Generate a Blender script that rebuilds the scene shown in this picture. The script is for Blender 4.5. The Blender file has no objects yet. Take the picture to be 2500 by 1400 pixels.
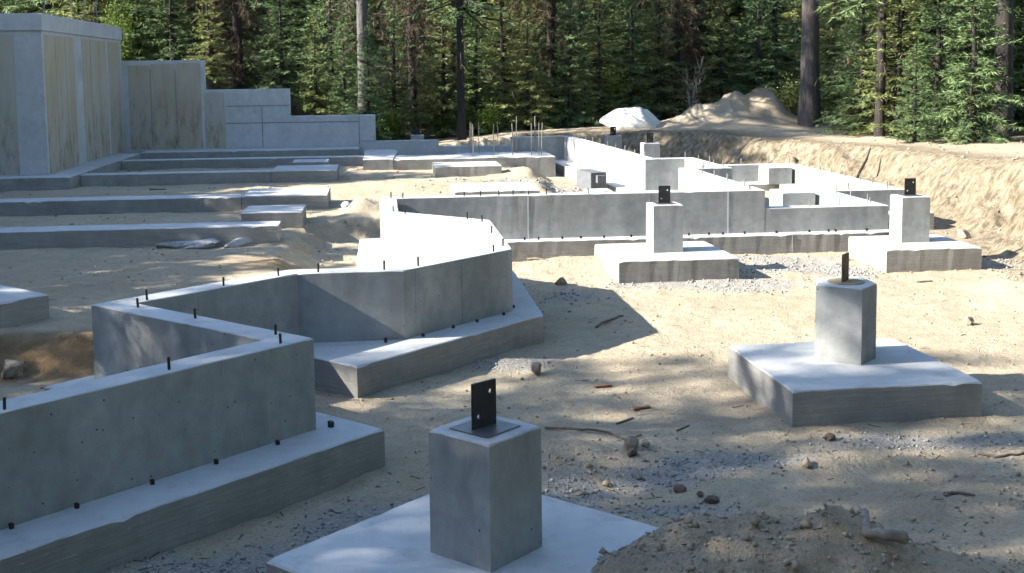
import bpy, bmesh, math, random
import numpy as np
from mathutils import Vector, Matrix

# ------------------------------------------------------------------ camera, sky, sun, exposure
SC = bpy.context.scene
COL = SC.collection
F_PX, CY_PX, PITCH, ROLL, CAM_Z = 2900.8, 471.1, 0.102, -0.011, 1.867   # photograph: 2500 x 1400
cr, sr, cp, sp = math.cos(ROLL), math.sin(ROLL), math.cos(PITCH), math.sin(PITCH)
cam_d = bpy.data.cameras.new('camera')
cam = bpy.data.objects.new('camera', cam_d); COL.objects.link(cam)
cam_d.sensor_width = 36.0
cam_d.lens = 36.0 * F_PX / 2500
cam_d.shift_y = (CY_PX - 700) / 2500
cam_d.clip_start, cam_d.clip_end = 0.05, 600
Rv, Uv, Fv = Vector((cr, sr*sp, sr*cp)), Vector((-sr, cr*sp, cr*cp)), Vector((0, cp, -sp))
M = Matrix((Rv, Uv, -Fv)).transposed().to_4x4(); M.translation = (0, 0, CAM_Z)
cam.matrix_world = M
SC.camera = cam

SUN_AZ, SUN_EL = math.radians(9.0), math.radians(31.0)      # direction the light travels in plan, height of the sun
world = bpy.data.worlds.new('World'); SC.world = world; world.use_nodes = True
wn = world.node_tree.nodes; wl = world.node_tree.links
for n in list(wn): wn.remove(n)
sky = wn.new('ShaderNodeTexSky'); sky.sky_type = 'NISHITA'; sky.sun_disc = False
sky.sun_elevation = SUN_EL
sky.sun_rotation = math.atan2(-math.cos(SUN_AZ), -math.sin(SUN_AZ))
sky.air_density, sky.dust_density, sky.ozone_density = 1.0, 0.5, 1.8
bg = wn.new('ShaderNodeBackground'); bg.inputs['Strength'].default_value = 0.118
wo = wn.new('ShaderNodeOutputWorld')
wl.new(sky.outputs[0], bg.inputs[0]); wl.new(bg.outputs[0], wo.inputs[0])
sun_d = bpy.data.lights.new('sun', 'SUN'); sun_d.energy = 5.0; sun_d.angle = math.radians(0.5)
sun_d.color = (1.0, 0.94, 0.84)
sun = bpy.data.objects.new('sun', sun_d); COL.objects.link(sun)
trav = Vector((math.cos(SUN_AZ)*math.cos(SUN_EL), math.sin(SUN_AZ)*math.cos(SUN_EL), -math.sin(SUN_EL)))
sun.rotation_euler = trav.to_track_quat('-Z', 'Y').to_euler(); sun.location = (-30, -5, 25)
vs = SC.view_settings
vs.view_transform = 'Standard'; vs.look = 'None'; vs.gamma = 1.0; vs.use_curve_mapping = False
vs.exposure = 1.85
SC.cycles.max_bounces = 4; SC.cycles.diffuse_bounces = 3; SC.cycles.use_adaptive_sampling = True; SC.cycles.adaptive_threshold = 0.03; SC.cycles.glossy_bounces = 2; SC.cycles.transmission_bounces = 2

# ------------------------------------------------------------------ helpers
rng = np.random.default_rng(7)
random.seed(7)
PH = math.radians(6.3)                                       # the house grid is turned by this much
CPH, SPH = math.cos(PH), math.sin(PH)
def xy(a, b): return (a*CPH - b*SPH, a*SPH + b*CPH)          # house grid -> world
def toab(x, y): return (x*CPH + y*SPH, -x*SPH + y*CPH)
def ray(u, v):
    X, Y = (u-1250)/F_PX, (CY_PX-v)/F_PX
    r, up = X*cr - Y*sr, X*sr + Y*cr
    return (r, cp + up*sp, -sp + up*cp)
def at(u, v, z):                                             # photo pixel on a known level -> world point
    d = ray(u, v); t = (z-CAM_Z)/d[2]
    return (d[0]*t, d[1]*t, z)
def atd(u, y, z=0):                                          # photo column at a known distance
    return ((u-1250)/F_PX*y, y, z)

def link(o, parent=None, wloc=None):
    COL.objects.link(o)
    if parent is not None: o.parent = parent
    return o
WL = {}
def thing(name, loc, label, cat, group=None, kind=None):
    o = bpy.data.objects.new(name, None); o.empty_display_size = 0.2
    COL.objects.link(o); o.location = loc; WL[o] = Vector(loc)
    tag(o, label, cat, group, kind); return o
def tag(o, label=None, cat=None, group=None, kind=None):
    if label: o['label'] = label
    if cat: o['category'] = cat
    if group: o['group'] = group
    if kind: o['kind'] = kind
    return o
def mesh_np(name, V, F, mats, fm=None, smooth=False):
    me = bpy.data.meshes.new(name)
    me.from_pydata([tuple(v) for v in V], [], F)
    for m in (mats if isinstance(mats, (list, tuple)) else [mats]): me.materials.append(m)
    if fm is not None: me.polygons.foreach_set('material_index', np.asarray(fm, dtype=np.int32))
    if smooth: me.polygons.foreach_set('use_smooth', np.ones(len(me.polygons), dtype=bool))
    me.update(); return me
def mesh_quads(name, V, Q, mats, smooth=False, tint=None):
    """fast path: V (n,3), Q (m,4) numpy arrays"""
    me = bpy.data.meshes.new(name)
    V = np.ascontiguousarray(V, dtype=np.float32); Q = np.ascontiguousarray(Q, dtype=np.int32)
    k = Q.shape[1]
    me.vertices.add(len(V)); me.vertices.foreach_set('co', V.ravel())
    me.loops.add(Q.size); me.loops.foreach_set('vertex_index', Q.ravel())
    me.polygons.add(len(Q)); me.polygons.foreach_set('loop_start', np.arange(0, Q.size, k, dtype=np.int32))
    for m in (mats if isinstance(mats, (list, tuple)) else [mats]): me.materials.append(m)
    if smooth: me.polygons.foreach_set('use_smooth', np.ones(len(Q), dtype=bool))
    me.update(calc_edges=True)
    if tint is not None:
        at_ = me.attributes.new('tint', 'FLOAT', 'FACE'); at_.data.foreach_set('value', np.asarray(tint, dtype=np.float32))
    me.validate(); return me
def obj(name, me, parent=None, loc=None):
    o = bpy.data.objects.new(name, me); COL.objects.link(o)
    if parent is not None: o.parent = parent
    if loc is not None: o.location = loc
    return o
def part(name, V, F, mats, parent, fm=None, smooth=False):
    """V in world coordinates; the object sits at its parent's base"""
    L = WL[parent]
    V = np.asarray(V, dtype=float) - np.array(L)
    o = obj(name, mesh_np(name, V, F, mats, fm, smooth), parent); WL[o] = Vector(L); return o

# ------------------------------------------------------------------ value noise
def _hash(ix, iy, s):
    h = (ix.astype(np.int64)*374761393 + iy.astype(np.int64)*668265263 + s*1442695041) & 0xffffffff
    h = ((h ^ (h >> 13))*1274126177) & 0xffffffff
    return ((h ^ (h >> 16)) & 0xffff)/65535.0
def vnoise(x, y, s=0):
    x = np.asarray(x, float); y = np.asarray(y, float)
    ix, iy = np.floor(x), np.floor(y); fx, fy = x-ix, y-iy
    fx, fy = fx*fx*(3-2*fx), fy*fy*(3-2*fy)
    a, b = _hash(ix, iy, s), _hash(ix+1, iy, s); c, d = _hash(ix, iy+1, s), _hash(ix+1, iy+1, s)
    return (a+(b-a)*fx)*(1-fy) + (c+(d-c)*fx)*fy - 0.5
def fbm(x, y, s=0, o=4, g=0.5):
    r = 0; w = 1
    for i in range(o):
        r = r + w*vnoise(x*2**i+17.3*i, y*2**i-9.1*i, s+i); w *= g
    return r
def sstep(e0, e1, x):
    t = np.clip((np.asarray(x, float)-e0)/(e1-e0), 0, 1); return t*t*(3-2*t)

# ------------------------------------------------------------------ materials
def mat(name):
    m = bpy.data.materials.new(name); m.use_nodes = True
    nt = m.node_tree; b = nt.nodes['Principled BSDF']
    return m, nt, b
def N(nt, t, **kw):
    n = nt.nodes.new(t)
    for k, v in kw.items():
        if hasattr(n, k): setattr(n, k, v)
        else: n.inputs[k].default_value = v
    return n
def noise(nt, vec, scale, detail=4, rough=0.55):
    n = N(nt, 'ShaderNodeTexNoise'); n.inputs['Scale'].default_value = scale
    n.inputs['Detail'].default_value = detail; n.inputs['Roughness'].default_value = rough
    if vec is not None: nt.links.new(vec, n.inputs['Vector'])
    return n.outputs['Fac']
def ramp(nt, fac, stops):
    r = N(nt, 'ShaderNodeValToRGB'); cb = r.color_ramp
    while len(cb.elements) < len(stops): cb.elements.new(0.5)
    for e, (p, c) in zip(cb.elements, stops):
        e.position = p; e.color = (c, c, c, 1) if isinstance(c, (int, float)) else (*c, 1)
    nt.links.new(fac, r.inputs['Fac']); return r.outputs['Color']
def mix(nt, fac, a, b, mode='MIX'):
    m = N(nt, 'ShaderNodeMix'); m.data_type = 'RGBA'; m.blend_type = mode
    if isinstance(fac, (int, float)): m.inputs['Factor'].default_value = fac
    else: nt.links.new(fac, m.inputs['Factor'])
    for i, s in ((6, a), (7, b)):
        if isinstance(s, tuple): m.inputs[i].default_value = (*s, 1)
        else: nt.links.new(s, m.inputs[i])
    return m.outputs[2]
def math_(nt, op, a, b=None):
    m = N(nt, 'ShaderNodeMath'); m.operation = op
    for i, s in ((0, a), (1, b)):
        if s is None: continue
        if isinstance(s, (int, float)): m.inputs[i].default_value = s
        else: nt.links.new(s, m.inputs[i])
    return m.outputs[0]
def pos(nt, scale=(1, 1, 1), rotz=0.0):
    g = N(nt, 'ShaderNodeNewGeometry'); mp = N(nt, 'ShaderNodeMapping')
    mp.inputs['Scale'].default_value = scale; mp.inputs['Rotation'].default_value = (0, 0, rotz)
    nt.links.new(g.outputs['Position'], mp.inputs['Vector']); return mp.outputs['Vector']
def bump(nt, b, h, strength=0.3, dist=0.01):
    n = N(nt, 'ShaderNodeBump'); n.inputs['Strength'].default_value = strength; n.inputs['Distance'].default_value = dist
    nt.links.new(h, n.inputs['Height']); nt.links.new(n.outputs['Normal'], b.inputs['Normal'])

def concrete(name, c0, c1, streak=(1, 1, .25), pits=True, board=False, dirt=False, rough=0.85):
    m, nt, b = mat(name)
    p = pos(nt)
    big = noise(nt, pos(nt, streak), 2.2, 5, .6)
    med = noise(nt, p, 9, 5, .6)
    fine = noise(nt, p, 160, 3, .6)
    v = math_(nt, 'ADD', math_(nt, 'MULTIPLY', big, .6), math_(nt, 'MULTIPLY', med, .4))
    col = mix(nt, ramp(nt, v, [(.36, 0), (.64, 1)]), c0, c1)
    col = mix(nt, .30, col, mix(nt, ramp(nt, fine, [(.3, .62), (.7, 1.0)]), (0, 0, 0), (1, 1, 1)), 'MULTIPLY')
    # damp or oily blotches
    bl = ramp(nt, noise(nt, pos(nt, (1, 1, .5)), 1.1, 6, .7), [(.56, 0), (.70, .6)])
    col = mix(nt, bl, col, tuple(x*.60 for x in c0))
    dr = ramp(nt, noise(nt, pos(nt, (7, 7, .18)), 2.4, 5, .65), [(.62, 0), (.74, .22)])
    col = mix(nt, dr, col, tuple(min(1, x*1.15) for x in c1))
    h = math_(nt, 'ADD', math_(nt, 'MULTIPLY', fine, .35), math_(nt, 'MULTIPLY', med, .5))
    if board:                                                # grain of the rough boards the side was cast against
        g = noise(nt, pos(nt, (1.2, 1.2, 34), 0), 3.0, 5, .7)
        col = mix(nt, ramp(nt, g, [(.36, .45), (.60, 0)]), col, tuple(x*.62 for x in c0))
        sp_ = ramp(nt, noise(nt, pos(nt, (1, 1, 3)), 24, 3, .6), [(.66, 0), (.74, .5)])
        col = mix(nt, sp_, col, tuple(min(1, x*1.5) for x in c1))
        h = math_(nt, 'ADD', h, math_(nt, 'MULTIPLY', g, 1.3))
    if dirt:                                                 # mud crumbs and smears left on the flat tops
        sm = ramp(nt, noise(nt, p, 5.5, 6, .72), [(.54, 0), (.70, .55)])
        col = mix(nt, sm, col, (.34, .31, .26))
        sk = ramp(nt, noise(nt, pos(nt, (1, 2.6, 1), .6), 34, 4, .6), [(.66, 0), (.72, .7)])
        col = mix(nt, sk, col, (.17, .155, .13))
        h = math_(nt, 'ADD', h, math_(nt, 'MULTIPLY', sm, .6))
    if pits:                                                 # bug holes
        vo = N(nt, 'ShaderNodeTexVoronoi'); vo.inputs['Scale'].default_value = 15; nt.links.new(p, vo.inputs['Vector'])
        hole = ramp(nt, vo.outputs['Distance'], [(.045, 1), (.085, 0)])
        sel = ramp(nt, noise(nt, p, 9, 2), [(.36, 0), (.43, 1)])
        k = math_(nt, 'MULTIPLY', hole, sel)
        col = mix(nt, k, col, tuple(x*.16 for x in c0))
        h = math_(nt, 'SUBTRACT', h, math_(nt, 'MULTIPLY', k, 2.0))
    nt.links.new(col, b.inputs['Base Color']); b.inputs['Roughness'].default_value = rough
    b.inputs['Specular IOR Level'].default_value = .3
    bump(nt, b, h, .35, .006)
    return m
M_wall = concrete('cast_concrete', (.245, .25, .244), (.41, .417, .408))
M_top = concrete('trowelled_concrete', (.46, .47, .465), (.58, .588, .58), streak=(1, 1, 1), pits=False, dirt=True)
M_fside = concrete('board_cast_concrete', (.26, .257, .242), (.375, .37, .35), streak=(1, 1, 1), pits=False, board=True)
M_form = concrete('smooth_form_concrete', (.41, .425, .435), (.54, .555, .565), streak=(1, 1, .6))  # lightened in place of the open sky light on the left walls
def stained(name):
    m, nt, b = mat(name)
    st = noise(nt, pos(nt, (5, 5, .5)), 2.0, 6, .7)
    big = noise(nt, pos(nt, (1, 1, .5)), 1.4, 5, .6)
    col = mix(nt, ramp(nt, st, [(.2, 0), (.8, 1)]), (.31, .265, .185), (.46, .405, .30))
    col = mix(nt, ramp(nt, big, [(.42, 0), (.66, .75)]), col, (.42, .415, .385))
    g = N(nt, 'ShaderNodeNewGeometry'); sx = N(nt, 'ShaderNodeSeparateXYZ'); nt.links.new(g.outputs['Position'], sx.inputs[0])
    low = ramp(nt, math_(nt, 'MULTIPLY', math_(nt, 'SUBTRACT', 1.9, sx.outputs['Z']), .6), [(.1, 0), (.9, 1)])
    mould = math_(nt, 'MULTIPLY', ramp(nt, noise(nt, pos(nt, (3, 3, .8)), 2.6, 7, .75), [(.49, 0), (.66, .75)]), low)
    col = mix(nt, mould, col, (.055, .052, .04))
    nt.links.new(col, b.inputs['Base Color']); b.inputs['Roughness'].default_value = .9
    bump(nt, b, st, .3, .004)
    return m
M_stain = stained('tannin_stained_concrete')

def flat(name, c, rough=.6, metal=0.0, var=.25, scale=30, bmp=.15):
    m, nt, b = mat(name)
    n = noise(nt, pos(nt), scale, 5, .65)
    col = mix(nt, ramp(nt, n, [(.3, 0), (.7, 1)]), tuple(x*(1-var) for x in c), tuple(min(1, x*(1+var)) for x in c))
    nt.links.new(col, b.inputs['Base Color']); b.inputs['Roughness'].default_value = rough; b.inputs['Metallic'].default_value = metal
    bump(nt, b, n, bmp, .004)
    return m
M_steel = flat('black_mill_steel', (.035, .036, .042), .42, .6, .35, 18)
M_bolt = flat('dark_threaded_steel', (.045, .04, .038), .5, .7, .4, 60)
M_plate = flat('grey_base_steel', (.22, .222, .23), .33, .7, .25, 9)
M_rust = flat('rusty_steel', (.13, .085, .055), .8, .2, .5, 25)
M_rustring = flat('rust_stained_grout', (.34, .26, .14), .9, 0, .4, 20)
M_galv = flat('bare_rebar_steel', (.24, .225, .205), .6, .5, .4, 40)
M_chipw = flat('broken_form_wood', (.22, .115, .065), .8, 0, .45, 25)
M_stick = flat('dry_stick', (.16, .12, .09), .9, 0, .5, 25)
M_root = flat('pale_root', (.24, .20, .16), .9, 0, .4, 14, .4)
M_boulder = flat('pale_granite', (.72, .70, .66), .85, 0, .12, 5, .3)
M_stone = flat('brown_stone', (.27, .22, .165), .9, 0, .35, 22, .6)
M_ironstone = flat('rusty_stone', (.13, .092, .07), .9, 0, .4, 22, .6)
M_joint = flat('dark_form_joint', (.21, .21, .205), .9, 0, .4, 30)
M_slate = flat('dark_form_block', (.12, .13, .14), .8, 0, .25, 15)
M_spill = flat('spilled_concrete', (.34, .35, .36), .95, 0, .3, 25, .8)

def soil():
    m, nt, b = mat('sandy_soil')
    p = pos(nt)
    big = noise(nt, p, .9, 6, .6); med = noise(nt, p, 7, 6, .65); fine = noise(nt, p, 55, 4, .7); gr = noise(nt, p, 260, 2, .6)
    col = mix(nt, ramp(nt, big, [(.35, 0), (.65, 1)]), (.49, .405, .285), (.575, .50, .37))
    col = mix(nt, ramp(nt, med, [(.35, .55), (.62, 0)]), col, (.38, .305, .215))
    col = mix(nt, ramp(nt, fine, [(.30, .65), (.46, 0)]), col, (.15, .12, .09))
    col = mix(nt, ramp(nt, fine, [(.60, 0), (.75, .5)]), col, (.58, .54, .47))
    col = mix(nt, ramp(nt, gr, [(.38, .45), (.50, 0)]), col, (.22, .185, .145))
    a = N(nt, 'ShaderNodeAttribute'); a.attribute_name = 'gravel'
    gm = math_(nt, 'ADD', a.outputs['Fac'], math_(nt, 'MULTIPLY', math_(nt, 'SUBTRACT', med, .5), .9))
    gcol = mix(nt, ramp(nt, fine, [(.35, 0), (.65, 1)]), (.20, .20, .195), (.42, .415, .40))
    col = mix(nt, ramp(nt, gm, [(.40, 0), (.66, .70)]), col, gcol)
    d = N(nt, 'ShaderNodeAttribute'); d.attribute_name = 'clay'
    col = mix(nt, d.outputs['Fac'], col, mix(nt, ramp(nt, med, [(.35, 0), (.65, 1)]), (.15, .095, .045), (.27, .18, .09)))
    q = N(nt, 'ShaderNodeAttribute'); q.attribute_name = 'subsoil'
    ril = noise(nt, pos(nt, (1, 1, .25)), 9, 6, .75)
    scol = mix(nt, ramp(nt, ril, [(.38, 0), (.60, 1)]), (.085, .068, .045), (.30, .25, .175))  # dark end paints shaded cavities into the bank face
    col = mix(nt, math_(nt, 'MULTIPLY', q.outputs['Fac'], .92), col, scol)
    e = N(nt, 'ShaderNodeAttribute'); e.attribute_name = 'litter'
    lit = mix(nt, ramp(nt, fine, [(.35, 0), (.65, 1)]), (.06, .045, .03), (.16, .12, .08))
    col = mix(nt, e.outputs['Fac'], col, lit)
    nt.links.new(col, b.inputs['Base Color']); b.inputs['Roughness'].default_value = 1.0
    b.inputs['Specular IOR Level'].default_value = .1
    h = math_(nt, 'ADD', math_(nt, 'ADD', math_(nt, 'MULTIPLY', med, 1.0), math_(nt, 'MULTIPLY', fine, .55)), math_(nt, 'MULTIPLY', gr, .12))
    bump(nt, b, h, 1.0, .04)
    return m
M_soil = soil()
def tinted(name, lo, hi, rough=.9, trans=0.0, objvar=.0, sub=None):
    m, nt, b = mat(name)
    a = N(nt, 'ShaderNodeAttribute'); a.attribute_name = 'tint'
    col = mix(nt, a.outputs['Fac'], lo, hi)
    if objvar:
        oi = N(nt, 'ShaderNodeObjectInfo')
        col = mix(nt, math_(nt, 'MULTIPLY', oi.outputs['Random'], objvar), col, sub or hi)
    nt.links.new(col, b.inputs['Base Color']); b.inputs['Roughness'].default_value = rough
    b.inputs['Specular IOR Level'].default_value = .15
    if trans:
        t = N(nt, 'ShaderNodeBsdfTranslucent'); nt.links.new(mix(nt, .5, col, (.10, .13, .02)), t.inputs['Color'])
        ms = N(nt, 'ShaderNodeMixShader'); ms.inputs[0].default_value = trans
        out = nt.nodes['Material Output']
        nt.links.new(b.outputs[0], ms.inputs[1]); nt.links.new(t.outputs[0], ms.inputs[2]); nt.links.new(ms.outputs[0], out.inputs['Surface'])
    return m
M_gravel = tinted('crushed_stone', (.17, .17, .168), (.46, .455, .435))
M_clod = tinted('dirt_clods', (.24, .195, .14), (.44, .38, .29))
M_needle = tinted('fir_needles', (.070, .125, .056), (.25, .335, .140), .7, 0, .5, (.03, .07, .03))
M_needle_y = tinted('yellow_green_needles', (.10, .13, .048), (.38, .41, .165), .7, .15, .4, (.07, .10, .03))  # yellow green needle variant, paler than the fir needles
M_dead = tinted('dead_twigs', (.04, .03, .021), (.17, .125, .085), .9, .1, .3, (.10, .08, .06))
M_leaf = tinted('broad_leaves', (.06, .11, .02), (.20, .28, .06), .6, .35)
M_whitetwig = tinted('bare_grey_twigs', (.20, .18, .16), (.42, .40, .37))
def barkm(name, c):
    m, nt, b = mat(name)
    v = noise(nt, pos(nt, (7, 7, 1.0)), 3.5, 6, .7); f = noise(nt, pos(nt, (30, 30, 9)), 3, 4, .6)
    col = mix(nt, ramp(nt, v, [(.35, 0), (.65, 1)]), tuple(x*.45 for x in c), tuple(x*1.35 for x in c))
    col = mix(nt, ramp(nt, f, [(.3, .5), (.5, 0)]), col, tuple(x*.4 for x in c))
    nt.links.new(col, b.inputs['Base Color']); b.inputs['Roughness'].default_value = .95
    bump(nt, b, v, .9, .03); return m
M_bark = barkm('grey_brown_bark', (.105, .088, .082))
M_barkd = barkm('dark_bark', (.038, .032, .029))
M_barkg = barkm('weathered_grey_bark', (.11, .104, .10))
M_scar = flat('exposed_orange_wood', (.30, .17, .07), .8, 0, .35, 12)

# ------------------------------------------------------------------ terrain
CREST = np.array([(-30, 31, .6), (-9, 30.5, .4), (-4.0, 29.6, .15), (-2, 29, .12), (0, 28.9, .31), (2.46, 28.4, .40), (4.2, 27, .44), (5.5, 24.5, .38),
                  (6.67, 21.5, .42), (6.9, 18.2, .50), (6.45, 14.7, .70), (6.1, 12.0, .75), (6.6, 9, .7), (7.2, 4, .5), (7.6, -20, .4)])
def crest_dist(x, y):
    best = np.full(x.shape, 1e9); zc = np.zeros(x.shape); sg = np.ones(x.shape); ss = np.zeros(x.shape); acc = 0.0
    for i in range(len(CREST)-1):
        p, q = CREST[i], CREST[i+1]
        dx, dy = q[0]-p[0], q[1]-p[1]; L2 = dx*dx+dy*dy
        t = np.clip(((x-p[0])*dx+(y-p[1])*dy)/L2, 0, 1)
        ex, ey = x-(p[0]+t*dx), y-(p[1]+t*dy); d = np.hypot(ex, ey)
        cross = dx*(y-p[1])-dy*(x-p[0])
        m = d < best
        best = np.where(m, d, best); zc = np.where(m, p[2]+t*(q[2]-p[2]), zc); sg = np.where(m, np.where(cross > 0, 1, -1), sg)
        ss = np.where(m, acc+t*math.sqrt(L2), ss); acc += math.sqrt(L2)
    return best*sg, zc, ss                                       # positive outside the pit
def gauss(x, y, cx, cy, rx, ry): return np.exp(-(((x-cx)/rx)**2+((y-cy)/ry)**2))
GRAV = [(at(1800, 690, -.2), .75, .5, 1.0), (at(1930, 650, -.2), .7, .5, 1.0), (at(2060, 655, -.2), .4, .7, 1.0), (at(1900, 630, -.2), 1.3, .35, .8),
        (at(1650, 690, -.2), .9, .25, .9), (at(1250, 890, -.2), .42, .16, 1.1), (at(1400, 1190, -.2), .22, .30, 1.1), (at(1780, 1125, -.2), .50, .20, 1.0),
        (at(1600, 1150, -.2), .35, .22, .8), (at(900, 1290, -.2), .40, .42, 1.0), (at(700, 1390, -.2), .45, .4, .9), (at(2230, 1075, -.2), .60, .20, .9),
        (at(2400, 1075, -.2), .5, .2, .8), (at(1400, 720, -.2), .5, .4, .6), (at(1200, 448, -.02), 1.0, .4, .8), (at(1370, 462, -.1), .8, .5, .9),
        (at(480, 600, .02), .55, .14, .9), (at(2430, 640, -.2), .5, .5, .8),
        (at(1640, 1240, -.2), .4, .15, .7), (at(1300, 760, -.2), .4, .3, .5), (at(560, 1395, -.2), .6, .3, .8), (at(1040, 1230, -.2), .2, .2, .8)]
def gravel_mask(x, y):
    g = np.zeros(np.shape(x))
    for (c, rx, ry, s) in GRAV: g = np.maximum(g, s*gauss(x, y, c[0], c[1], rx, ry))
    return g
MND = at(1790, 1330, .02)
def height(x, y):
    x = np.asarray(x, float); y = np.asarray(y, float)
    a, b = toab(x, y)
    wob = .10*fbm(x*1.3, y*1.3, 3, 3)
    z = np.full(x.shape, -.215) + .030*fbm(x*.5, y*.5, 5, 3)
    # raised ground inside the left wing
    ae = np.where(b < 14.6, -.86, np.where(b < 16.6, -.86+(b-14.6)*1.82, 2.78))
    edge = a-ae-wob*2.5-.10*fbm(x*5, y*5, 13, 3)
    terr = sstep(.30, -.22, edge)*sstep(8.40, 8.80, b+wob+.08*fbm(x*6, y*6, 14, 3))
    z = z + terr*.225 + .16*terr*(1-terr)*4*fbm(x*5.5, y*5.5, 15, 4)*sstep(12.2, 13, b)*sstep(18, 16, b)
    z = z + sstep(.35, -.35, np.abs(a-5.7)-1.0)*sstep(.5, -.2, np.abs(b-16.4)-2.6)*.10
    # loose heaps
    c = at(1400, 628, -.1); z = z + .12*gauss(x, y, c[0], c[1]+.05, .75, .28)
    c = at(1000, 468, 0); z = z + .10*gauss(x, y, c[0], c[1]+.3, .6, .35)
    c = at(1275, 430, 0); z = z + .16*gauss(x, y, c[0]+.2, c[1]+.2, .6, .5)
    c = at(1390, 455, -.1); z = z + .12*gauss(x, y, c[0], c[1], .5, .4)
    c = at(880, 535, -.05); z = z + .14*gauss(x, y, c[0], c[1], .35, .5)*(1+2*vnoise(x*4, y*4, 9))
    c = at(1420, 1100, -.2); z = z + .05*gauss(x, y, c[0], c[1], .35, .35)*(1+2*vnoise(x*6, y*6, 19)) - .05*gauss(x, y, c[0]+.25, c[1]-.35, .3, .25)
    c = at(2080, 1130, -.2); z = z + .06*gauss(x, y, c[0], c[1], .30, .12)
    c = at(1250, 888, -.2); z = z + .05*gauss(x, y, c[0], c[1], .22, .12)
    c = at(2480, 690, -.1); z = z + .14*gauss(x, y, c[0], c[1], .35, .6)
    z = z + .42*gauss(x, y, .86, 4.22, .68, .50)*(1+.35*fbm(x*3.3, y*3.3, 29, 5, .6)) + .13*gauss(x, y, 1.65, 4.15, .65, .4)
    z = z + .10*gauss(x, y, 2.6, 4.6, .9, .4)
    # excavated bank and the natural ground round the pit
    d, zc, ss = crest_dist(x, y)
    d = d + .20*fbm(x*1.3, y*1.3, 11, 4)
    up = sstep(-.95, .10, d)
    face = up*(1-up)*4
    gully = np.abs(vnoise(ss*3.1, d*1.2, 41)) + .6*np.abs(vnoise(ss*7.5, d*2.2, 42)) + .3*np.abs(vnoise(ss*16, d*5, 43))
    top = zc + .012*np.clip(d, 0, 40) + .05*fbm(x*.7, y*.7, 21, 4)
    rise = sstep(40, 90, y)*7
    z = z + up*(top + rise - z) + face*(.30*fbm(x*2.6, y*2.6, 31, 4, .55)-.30*gully+.09*fbm(x*8, y*8, 33, 3))
    # spoil heap on the bank
    heap = .44*gauss(x, y, 5.6, 30.1, 1.65, 1.2)
    for (u, yy, hh, rx, ry) in ((1867, 30.2, .56, .46, 1.0), (1792, 30.0, .33, .34, 1.0), (1715, 30.2, .20, .50, 1.0)):
        heap = heap + hh*gauss(x, y, (u-1250)/F_PX*yy, yy, rx, ry)
    z = z + heap*(1+.22*fbm(x*2.6, y*2.6, 91, 4)) + .05*sstep(.05, .3, heap)*fbm(x*7, y*7, 93, 3)
    # ground held up behind the stepped wall
    bw = sstep(26.75, 27.4, b)
    stepz = np.interp(a, [-12, -5.5, -4.3, -3.95, -2.4, -2.1, -.5, -.2, 1.2, 2.6], [2.2, 1.95, 1.9, 1.35, 1.28, .75, .70, .18, .10, .08])
    zb = np.maximum(stepz + .05*fbm(x*1.2, y*1.2, 51, 3), -.5)
    z = np.where(a < 2.6, z + bw*sstep(2.6, 1.2, a)*(np.maximum(zb, z)-z), z)
    # ground outside the left wing
    lw = sstep(-6.9, -8.2, a)*sstep(19.5, 20.6, b)
    z = z + lw*(2.3-z)*sstep(-5, -6, a)
    # small relief
    z = z + .024*fbm(x*3.1, y*3.1, 61, 4) + .011*fbm(x*15, y*15, 71, 3)
    return z
def H(x, y): return float(height(np.array([x]), np.array([y]))[0])
def hit(u, v, z=-.2):                                        # photo pixel on the uneven ground
    for _ in range(10):
        p = at(u, v, z); z = .5*z+.5*H(p[0], p[1])
    return (p[0], p[1], z)

def axis(lo, hi, c0, c1, step, grow, mx):
    v = list(np.arange(c0, c1, step)); s = step; t = v[-1]
    while t < hi: s = min(s*grow, mx); t += s; v.append(t)
    s = step; t = v[0]; w = []
    while t > lo: s = min(s*grow, mx); t -= s; w.append(t)
    return np.array(w[::-1]+v)
xs = axis(-70, 70, -3.4, 5.4, .036, 1.045, 2.5)
yv = [2.6]
while yv[-1] < 110: yv.append(yv[-1] + (.0062*yv[-1] if yv[-1] < 30 else min(.0062*30*1.06**((yv[-1]-30)*2), 2.5)))
w = []; t = 2.6; s_ = .03
while t > -25: s_ = min(s_*1.12, 2.0); t -= s_; w.append(t)
ys = np.array(w[::-1]+yv)
X, Y = np.meshgrid(xs, ys); Z = height(X, Y)
nx, ny = len(xs), len(ys)
idx = np.arange(nx*ny).reshape(ny, nx)
Q = np.stack([idx[:-1, :-1], idx[:-1, 1:], idx[1:, 1:], idx[1:, :-1]], -1).reshape(-1, 4)
gm = mesh_quads('ground', np.stack([X, Y, Z], -1).reshape(-1, 3), Q, M_soil, smooth=True)
def vattr(me, name, vals):
    a_ = me.attributes.new(name, 'FLOAT', 'POINT'); a_.data.foreach_set('value', np.asarray(vals, dtype=np.float32).ravel())
vattr(gm, 'gravel', gravel_mask(X, Y))
A_, B_ = toab(X, Y)
clay = .22*gauss(X, Y, 1.0, 4.25, .9, .6) + sstep(-1.6, -2.0, A_)*sstep(.55, .1, np.abs(B_-8.55))*.9 + gauss(X, Y, *at(690, 655, -.05)[:2], .5, .35)*.7
vattr(gm, 'clay', np.clip(clay, 0, 1))
dd, _, _ = crest_dist(X, Y)
vattr(gm, 'subsoil', sstep(-1.25, -.7, dd)*sstep(1.3, .1, dd)*(A_ > 3.2))
vattr(gm, 'litter', np.clip(np.maximum(sstep(2.0, 4.5, dd + 1.0*fbm(X*.8, Y*.8, 81, 3)), sstep(28.0, 29.5, B_)*sstep(1.5, .5, A_)), 0, 1)*.95)
ground = obj('ground', gm); ground['kind'] = 'structure'

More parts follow.
